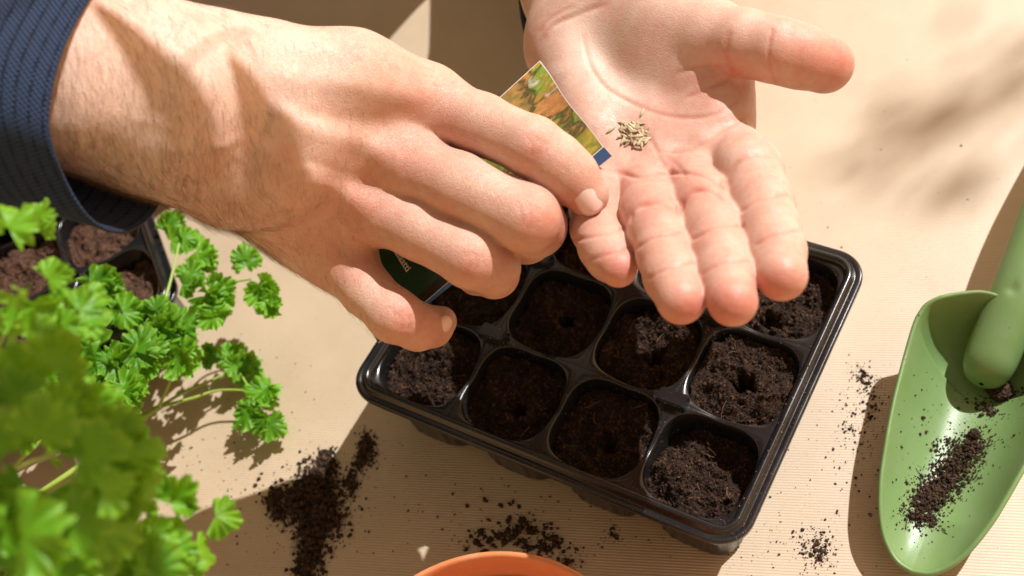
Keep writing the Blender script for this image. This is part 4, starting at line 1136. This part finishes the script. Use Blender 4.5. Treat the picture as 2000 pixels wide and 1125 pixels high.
spill('trowel_soil', [(1850, 930, 44, 21, 2.2, -46), (1815, 978, 28, 20, 1.4, -46), (1888, 885, 28, 17, 1.0, -40), (1800, 1010, 20, 10, 0.5, 20), (1840, 960, 60, 26, 0.4, -46)], 2600, 0.00022, 0.0011, 11,
      'streak of dark crumbly soil along the middle of the trowel blade', BVH_T, 2.6, None, 0.0022, 'soil on the trowel', 26)
spill('trowel_soil', [(1930, 800, 16, 8, 1, 20), (1915, 790, 16, 8, 0.8), (1900, 870, 10, 8, 0.4), (1860, 865, 10, 8, 0.6), (1828, 875, 9, 8, 0.5), (1985, 770, 14, 6, 0.4), (1890, 830, 60, 50, 0.5), (1800, 900, 50, 90, 0.6)], 330, 0.00018, 0.0011, 12,
      'loose crumbs of soil sprinkled round the foot of the trowel handle', BVH_T, 2.6, None, 0.0006, 'soil on the trowel')
lump(1952, 768, BVH_T, 0.0046, 21, 'large lump of soil at the foot of the trowel handle')
lump(1902, 850, BVH_T, 0.0021, 22, 'small round soil crumb in the middle of the trowel blade')
spill('tray_crumbs', [(1300, 830, 160, 120, 1), (1560, 800, 60, 160, 0.9), (1150, 740, 120, 80, 0.6), (1480, 1000, 60, 40, 0.5), (1000, 660, 60, 30, 0.6), (1380, 650, 40, 20, 0.5)], 1700, 0.00010, 0.00050, 31, 'pale specks of soil lying on the rim and dividers of the tray', world_bvh(*[c for c in TRAY.children]), 3.4, M_DUST)
# ---------------------------------------------------------------- curly parsley in a pot at the near left
def m_leaf(name, c1, c2, c3, trans):
    t = NT(name); g = t.tc.outputs['Object']
    n = t.math('ADD', t.math('MULTIPLY', t.noise(160, 4, 0.6), 0.5), t.math('MULTIPLY', t.n('ObjectInfo').outputs['Random'], 0.5)); v = t.noise(700, 3, 0.6)
    rim = t.n('Attribute', attribute_name='edge').outputs['Fac']
    col = t.mix(t.mapr(n, 0.3, 0.7), c1, c2); col = t.mix(t.mapr(t.math('ADD', rim, t.math('MULTIPLY', t.math('SUBTRACT', v, 0.5), 0.5)), 0.45, 1.0, 0.0, 0.6), col, c3)
    nr = t.bump(v, 0.0004, 0.6)
    t.bs(Base_Color=col, Roughness=0.42, Normal=nr); t.b.inputs['Specular IOR Level'].default_value = 0.5
    tr = t.n('BsdfTranslucent', i_Color=t.mix(0.6, col, (0.30, 0.55, 0.02))); t.put(tr.inputs['Normal'], nr)
    mx = t.n('MixShader'); mx.inputs[0].default_value = trans
    t.t.links.new(t.b.outputs[0], mx.inputs[1]); t.t.links.new(tr.outputs[0], mx.inputs[2])
    t.t.links.new(mx.outputs[0], t.t.nodes['Material Output'].inputs[0])
    return t.m
M_LEAF = m_leaf('parsley_leaf', (0.100, 0.300, 0.012), (0.180, 0.450, 0.018), (0.300, 0.580, 0.055), 0.46)
M_STEM = NT('parsley_stem').bs(Base_Color=(0.28, 0.40, 0.06, 1), Roughness=0.4).m
_s = M_STEM.node_tree.nodes['Principled BSDF']; _s.inputs['Subsurface Weight'].default_value = 0.4; _s.inputs['Subsurface Scale'].default_value = 0.0015
def leaflet(R, rg, nt=84, nr=10):
    """one broad, frilled blade; base at the origin, growing along +x, face up +z"""
    th = np.linspace(-1.9, 1.9, nt); ph = rg.uniform(0, 6.28, 6)
    t_ = th / 1.9; k1 = rg.uniform(2.1, 2.9); k2 = rg.uniform(6.5, 8.5)
    Rb = R * (0.58 + 0.22 * abs(np.cos(k1 * th + 0.3 * np.sin(ph[0]))) ** 0.6 + 0.13 * abs(np.cos(k2 * th + ph[1])) ** 0.6 + 0.03 * np.cos(29 * th + ph[2])) * (1 - 0.18 * t_ ** 2)
    rho = np.linspace(0.02, 1, nr) ** 0.85
    A = R * rg.uniform(0.10, 0.18)
    X = rho[:, None] * Rb[None] * np.cos(th)[None]; Y = rho[:, None] * Rb[None] * np.sin(th)[None] * 0.92
    fr = rg.uniform(4.0, 6.0)
    Z = A * rho[:, None] ** 2.2 * np.sin(fr * th + ph[3])[None] + 0.85 * A * rho[:, None] ** 4 * np.sin(2 * k2 * th + ph[4])[None] + rg.uniform(-0.25, 0.22) * R * rho[:, None] ** 2.4
    V = np.stack([X.ravel(), Y.ravel(), Z.ravel()], 1)
    i, j = np.meshgrid(np.arange(nr - 1), np.arange(nt - 1), indexing='ij'); a = (i * nt + j).ravel()
    F = np.stack([a, a + nt, a + nt + 1, a + 1], 1)
    E = np.repeat(rho[:, None] ** 2, nt, 1).ravel()
    return V, F, E
def basis(x, z):
    x = x / np.linalg.norm(x); z = z - x * (z @ x); z = z / np.linalg.norm(z); return np.stack([x, np.cross(z, x), z], 0)
def tube(pts, r0, r1, n=8):
    P = np.array(smooth_poly(pts, 6)); m = len(P); t = np.gradient(P, axis=0); t /= np.linalg.norm(t, axis=1, keepdims=True)
    up = np.array([0.3, 0.2, 1.0]); s1 = np.cross(t, up); s1 /= np.linalg.norm(s1, axis=1, keepdims=True); s2 = np.cross(t, s1)
    rr = np.linspace(r0, r1, m)[:, None]; V = []
    for k in range(n):
        a = 6.2832 * k / n; V.append(P + (s1 * math.cos(a) + s2 * math.sin(a)) * rr)
    V = np.concatenate(V); F = []
    for k in range(n):
        A = k * m + np.arange(m - 1); B = ((k + 1) % n) * m + np.arange(m - 1); F.append(np.stack([A, A + 1, B + 1, B], 1))
    return V, np.concatenate(F)
POT_C = at(-110, 1125, 0.058); POT_C = np.array([POT_C[0], POT_C[1], 0.0])
flower_pot(tuple(POT_C), 0.043, 0.058, 'terracotta pot the parsley grows in, hidden under its leaves', M_TERRA)
PARS = empty('parsley_plant', (POT_C[0], POT_C[1], 0.046)); tag(PARS, 'bright green curly parsley plant at the near left', 'plant')
PO = np.array(PARS.location)
V, F = lathe([(0.0005, 0.0), (0.015, 0.001), (0.030, -0.0005), (0.036, 0.0005)], 40)
ps = mesh_np('pot_soil', V + [0, 0, 0], F, M_SOIL_B); ps.location = (POT_C[0], POT_C[1], 0.0455); tag(ps, 'brown soil in the pot under the parsley leaves', 'soil')
CAMD = CM[2]
# leaf tufts: photo x, y, distance, leaflet size mm, leaflets, spread mm, direction the tuft points (degrees in the photo, 0 = right, 90 = down)
TUFTS = [
    (45, 560, 0.312, 8.8, 10, 9.2, 60), (20, 480, 0.318, 7.1, 5, 5.9, -60), (100, 640, 0.318, 7.6, 6, 7.6, 30),
    (188, 560, 0.570, 11.3, 7, 10.0, 10), (235, 610, 0.558, 9.3, 4, 7.4, 40), (165, 620, 0.561, 10.0, 4, 8.7, 160),
    (130, 690, 0.545, 11.4, 6, 11.4, 200), (210, 700, 0.538, 12.6, 9, 13.8, 80), (150, 750, 0.534, 10.8, 6, 11.4, 100), (240, 760, 0.527, 10.5, 6, 9.9, 60), (270, 690, 0.536, 10.5, 6, 9.9, 0), (95, 740, 0.539, 11.0, 5, 10.4, 150),
    (325, 655, 0.551, 12.3, 8, 11.7, 30), (350, 690, 0.544, 10.3, 4, 9.0, 60), (300, 620, 0.559, 9.7, 4, 9.1, -40),
    (345, 470, 0.582, 9.3, 4, 9.3, 15), (385, 492, 0.575, 8.5, 4, 7.9, 20), (325, 445, 0.588, 8.0, 3, 6.7, -70),
    (400, 580, 0.559, 9.6, 6, 10.3, 60), (365, 555, 0.566, 8.4, 4, 7.8, -60), (420, 610, 0.552, 7.6, 3, 6.4, 70),
    (480, 512, 0.576, 7.8, 3, 6.5, -80), (505, 555, 0.567, 8.3, 5, 9.0, 50), (525, 595, 0.558, 7.6, 3, 6.3, 60),
    (415, 705, 0.571, 7.9, 3, 6.6, -150), (465, 720, 0.576, 9.9, 5, 9.2, -30), (515, 765, 0.566, 9.0, 5, 9.0, 70), (490, 805, 0.561, 9.0, 4, 7.8, 100), (520, 825, 0.557, 7.7, 3, 5.1, 60), (445, 705, 0.580, 8.0, 2, 5.3, -90),
    (25, 740, 0.336, 6.7, 6, 7.6, 160), (20, 790, 0.332, 6.3, 4, 6.7, 120),
    (90, 800, 0.290, 10.1, 7, 10.9, -60), (150, 870, 0.286, 10.5, 9, 11.8, 0), (60, 900, 0.281, 10.5, 9, 12.6, 180), (180, 960, 0.286, 10.1, 9, 10.9, 40), (110, 1000, 0.281, 10.5, 10, 12.6, 90), (30, 1040, 0.277, 10.1, 8, 11.8, 150), (160, 1070, 0.284, 10.1, 8, 10.1, 80), (205, 900, 0.292, 8.4, 5, 7.6, 0),
    (285, 1030, 0.312, 7.6, 7, 7.6, -30), (310, 1085, 0.312, 7.6, 7, 7.6, 40), (245, 1010, 0.312, 6.7, 4, 6.7, -100), (270, 1110, 0.307, 7.6, 5, 7.6, 80), (60, 1110, 0.290, 9.2, 8, 10.1, 100), (215, 1110, 0.296, 8.4, 7, 8.4, 80), (15, 960, 0.294, 9.2, 7, 10.1, 180),
]
rgp = np.random.default_rng(17)
root_w = lambda: np.array([POT_C[0], POT_C[1], 0.046]) + np.r_[rgp.normal(0, 0.012, 2), 0]
TUFT_P = []
for (px, py, dep, R, n, sp, ang) in TUFTS:
    c = ad(px, py, dep); parts = []; E = []
    a0 = R_(ang)
    n_ = max(4, int(n * 1.15)) if dep < 0.36 else int(n * 1.2 + 0.5)
    for k in range(n_):
        a = a0 + rgp.normal(0, 0.95) if n > 3 else a0 + rgp.normal(0, 0.6)
        rad = sp / 1000 * rgp.uniform(0.05, 0.85)
        dxy = CM[0] * math.cos(a) + CM[1] * math.sin(a)
        x = dxy + CAMD * rgp.normal(0.12, 0.30); z = -CAMD * 0.8 + np.array([0, 0, 0.45]) + rgp.normal(0, 0.40, 3)
        B = basis(x, z)
        far_ = (dep < 0.36); jit = CAMD * (rgp.normal(0, 0.015) if far_ else 0.0) + (dxy * rgp.uniform(0, 0.012) if far_ else 0); R2 = R * (1.12 if far_ else 1.22); V, F, e = leaflet(R2 / 1000 * rgp.uniform(0.7, 1.15), rgp)
        parts.append((V @ B + c + jit + dxy * rad + CAMD * rgp.uniform(-0.3, 0.5) * rad - x * R / 1000 * 0.35, F)); E.append(e)
        st = [c - PO * 0 , c + dxy * rad * 0.5 + CAMD * 0.001, c + dxy * rad - x * R / 1000 * 0.25]
    V, F = join_np(parts)
    o = mesh_np('leaf', V - PO, F, M_LEAF, PARS); add_attr(o, 'edge', np.concatenate(E)); TUFT_P.append(c)
def stem(pts, r0, r1):
    V, F = tube(pts, r0, r1); mesh_np('stem', V - PO, F, M_STEM, PARS)
for q, (px, py, dep, R, n, sp, ang) in enumerate(TUFTS):
    if 370 < px and py > 680: continue
    if q % 3 == 0 and px < 260:
        c = TUFT_P[q]; r = root_w(); mid = (c * 0.55 + r * 0.45) + np.array([0, 0, 0.018])
        stem([r, mid, c + CAMD * 0.003], 0.0011, 0.0006)
def az(px, py, z): return at(px, py, z)
J = az(310, 795, 0.022)
stem([root_w(), az(150, 915, 0.045), az(228, 852, 0.030), J], 0.0016, 0.0012)
stem([J, az(375, 778, 0.019), az(432, 762, 0.016), TUFT_P[26]], 0.0009, 0.0005)
stem([J, az(360, 766, 0.020), az(415, 742, 0.016), TUFT_P[25]], 0.0008, 0.0005)
stem([J, az(328, 755, 0.034), az(345, 712, 0.046)], 0.0009, 0.0006)
stem([az(520, 800, .014), az(500, 780, .014), az(470, 730, .014)], 0.0006, 0.0005)
stem([az(335, 690, .048), az(400, 590, .048), az(440, 556, .044), az(490, 545, .042)], 0.0010, 0.0005)
stem([az(300, 650, .050), az(330, 560, .05), az(350, 475, .05)], 0.0010, 0.0005)
# ---------------------------------------------------------------- a leafy branch overhead that dapples the light (outside the frame)
SUNV = np.array(sd)
def overhead():
    M_TL = m_leaf('tree_leaf', (0.05, 0.12, 0.02), (0.07, 0.16, 0.03), (0.10, 0.20, 0.04), 0.15)
    M_BARK = NT('bark').bs(Base_Color=(0.10, 0.065, 0.04, 1), Roughness=0.9).m
    rg = np.random.default_rng(3)
    tips = []
    leaves = []
    def on(px, py):
        p, n = on_skin(BVH_R, px, py)
        return np.array(p) if p is not None else ad(px, py, 0.29)
    # photo point shaded, half length mm, half width mm, run of the shade in the photo (degrees), distance towards the sun
    for px, py, a, b, ang, dist in [(330, 372, 36, 6.5, 26, 0.52), (520, 435, 26, 7, 36, 0.50), (700, 625, 22, 4.5, 45, 0.48), (860, 552, 22, 3.5, 33, 0.48), (70, 850, 36, 20, 20, 0.40), (150, 960, 34, 16, 60, 0.45), (100, 780, 34, 18, 10, 0.42), (60, 960, 36, 20, 70, 0.38)]:
        P = on(px, py) + SUNV * dist
        d = CM[0] * math.cos(R_(ang)) + CM[1] * math.sin(R_(ang)); d = d - SUNV * (d @ SUNV); d /= np.linalg.norm(d)
        leaves.append((P, d, a / 1000, b / 1000)); tips.append(P - d * a / 1000)
    hub = np.mean([t for t in tips], 0) + SUNV * 0.15 + np.array([-0.22, -0.12, 0.15])
    root = empty('tree_branch', tuple(hub)); tag(root, 'leafy branch overhead that dapples the light on the hand', 'branch')
    for P, d, a, b in leaves:
        n = SUNV + rg.normal(0, 0.15, 3); n /= np.linalg.norm(n); e = np.cross(n, d); V = []; F = []; m, k = 16, 5
        for i in range(m + 1):
            t = i / m; w = b * math.sin(math.pi * t ** 0.85) ** 0.75 if 0 < t < 1 else 0.0003
            for j in range(k):
                s = -1 + 2 * j / (k - 1); V.append(P + d * (2 * t - 1) * a + e * s * w + n * (0.10 * w * abs(s) - 0.08 * a * t * t))
        for i in range(m):
            for j in range(k - 1): q = i * k + j; F.append([q, q + 1, q + k + 1, q + k])
        o = mesh_np('leaf', np.array(V) - hub, np.array(F), M_TL, root); add_attr(o, 'edge', np.zeros(len(V)))
        V, F = tube([P - d * a, P - d * a * 1.2 + SUNV * 0.03, (P * 0.4 + hub * 0.6) + rg.normal(0, 0.01, 3), hub], 0.0003, 0.0012); mesh_np('twig', V - hub, F, M_BARK, root)
    far = hub + np.array([-0.6, -0.3, 0.9])
    V, F = tube([hub, (hub + far) / 2 + [0.05, 0, 0.08], far], 0.006, 0.018); mesh_np('limb', V - hub, F, M_BARK, root)
    # a bough farther off whose soft shade crosses the paper at the upper right
    a, b = at(2030, 90, 0) + SUNV * 2.5, at(1705, 395, 0) + SUNV * 2.5
    V, F = tube([b, b * 0.7 + a * 0.3 + [0, 0, 0.004], (a + b) / 2 + [0.004, 0.004, 0.01], a, a + (a - b) * 1.2, a + (a - b) * 3 + [0, 0.3, 0.2]], 0.0015, 0.0060); mesh_np('limb', V - hub, F, M_BARK, root)
    for q in range(30):
        t = rg.uniform(0.0, 1.0); p = b + (a - b) * t; dd = (a - b) / np.linalg.norm(a - b); e = np.cross(SUNV, dd); e /= np.linalg.norm(e)
        P = p + e * rg.normal(0, 0.017); d = dd * rg.choice([-1, 1]) + e * rg.uniform(-0.5, 0.5); d /= np.linalg.norm(d); w = np.cross(SUNV, d)
        V = np.array([P - d * 0.014, P + w * 0.0055, P + d * 0.014, P - w * 0.0055, P]); o = mesh_np('leaf', V - hub, np.array([[0, 1, 4], [1, 2, 4], [2, 3, 4], [3, 0, 4]]), M_TL, root); add_attr(o, 'edge', np.zeros(5))
overhead()
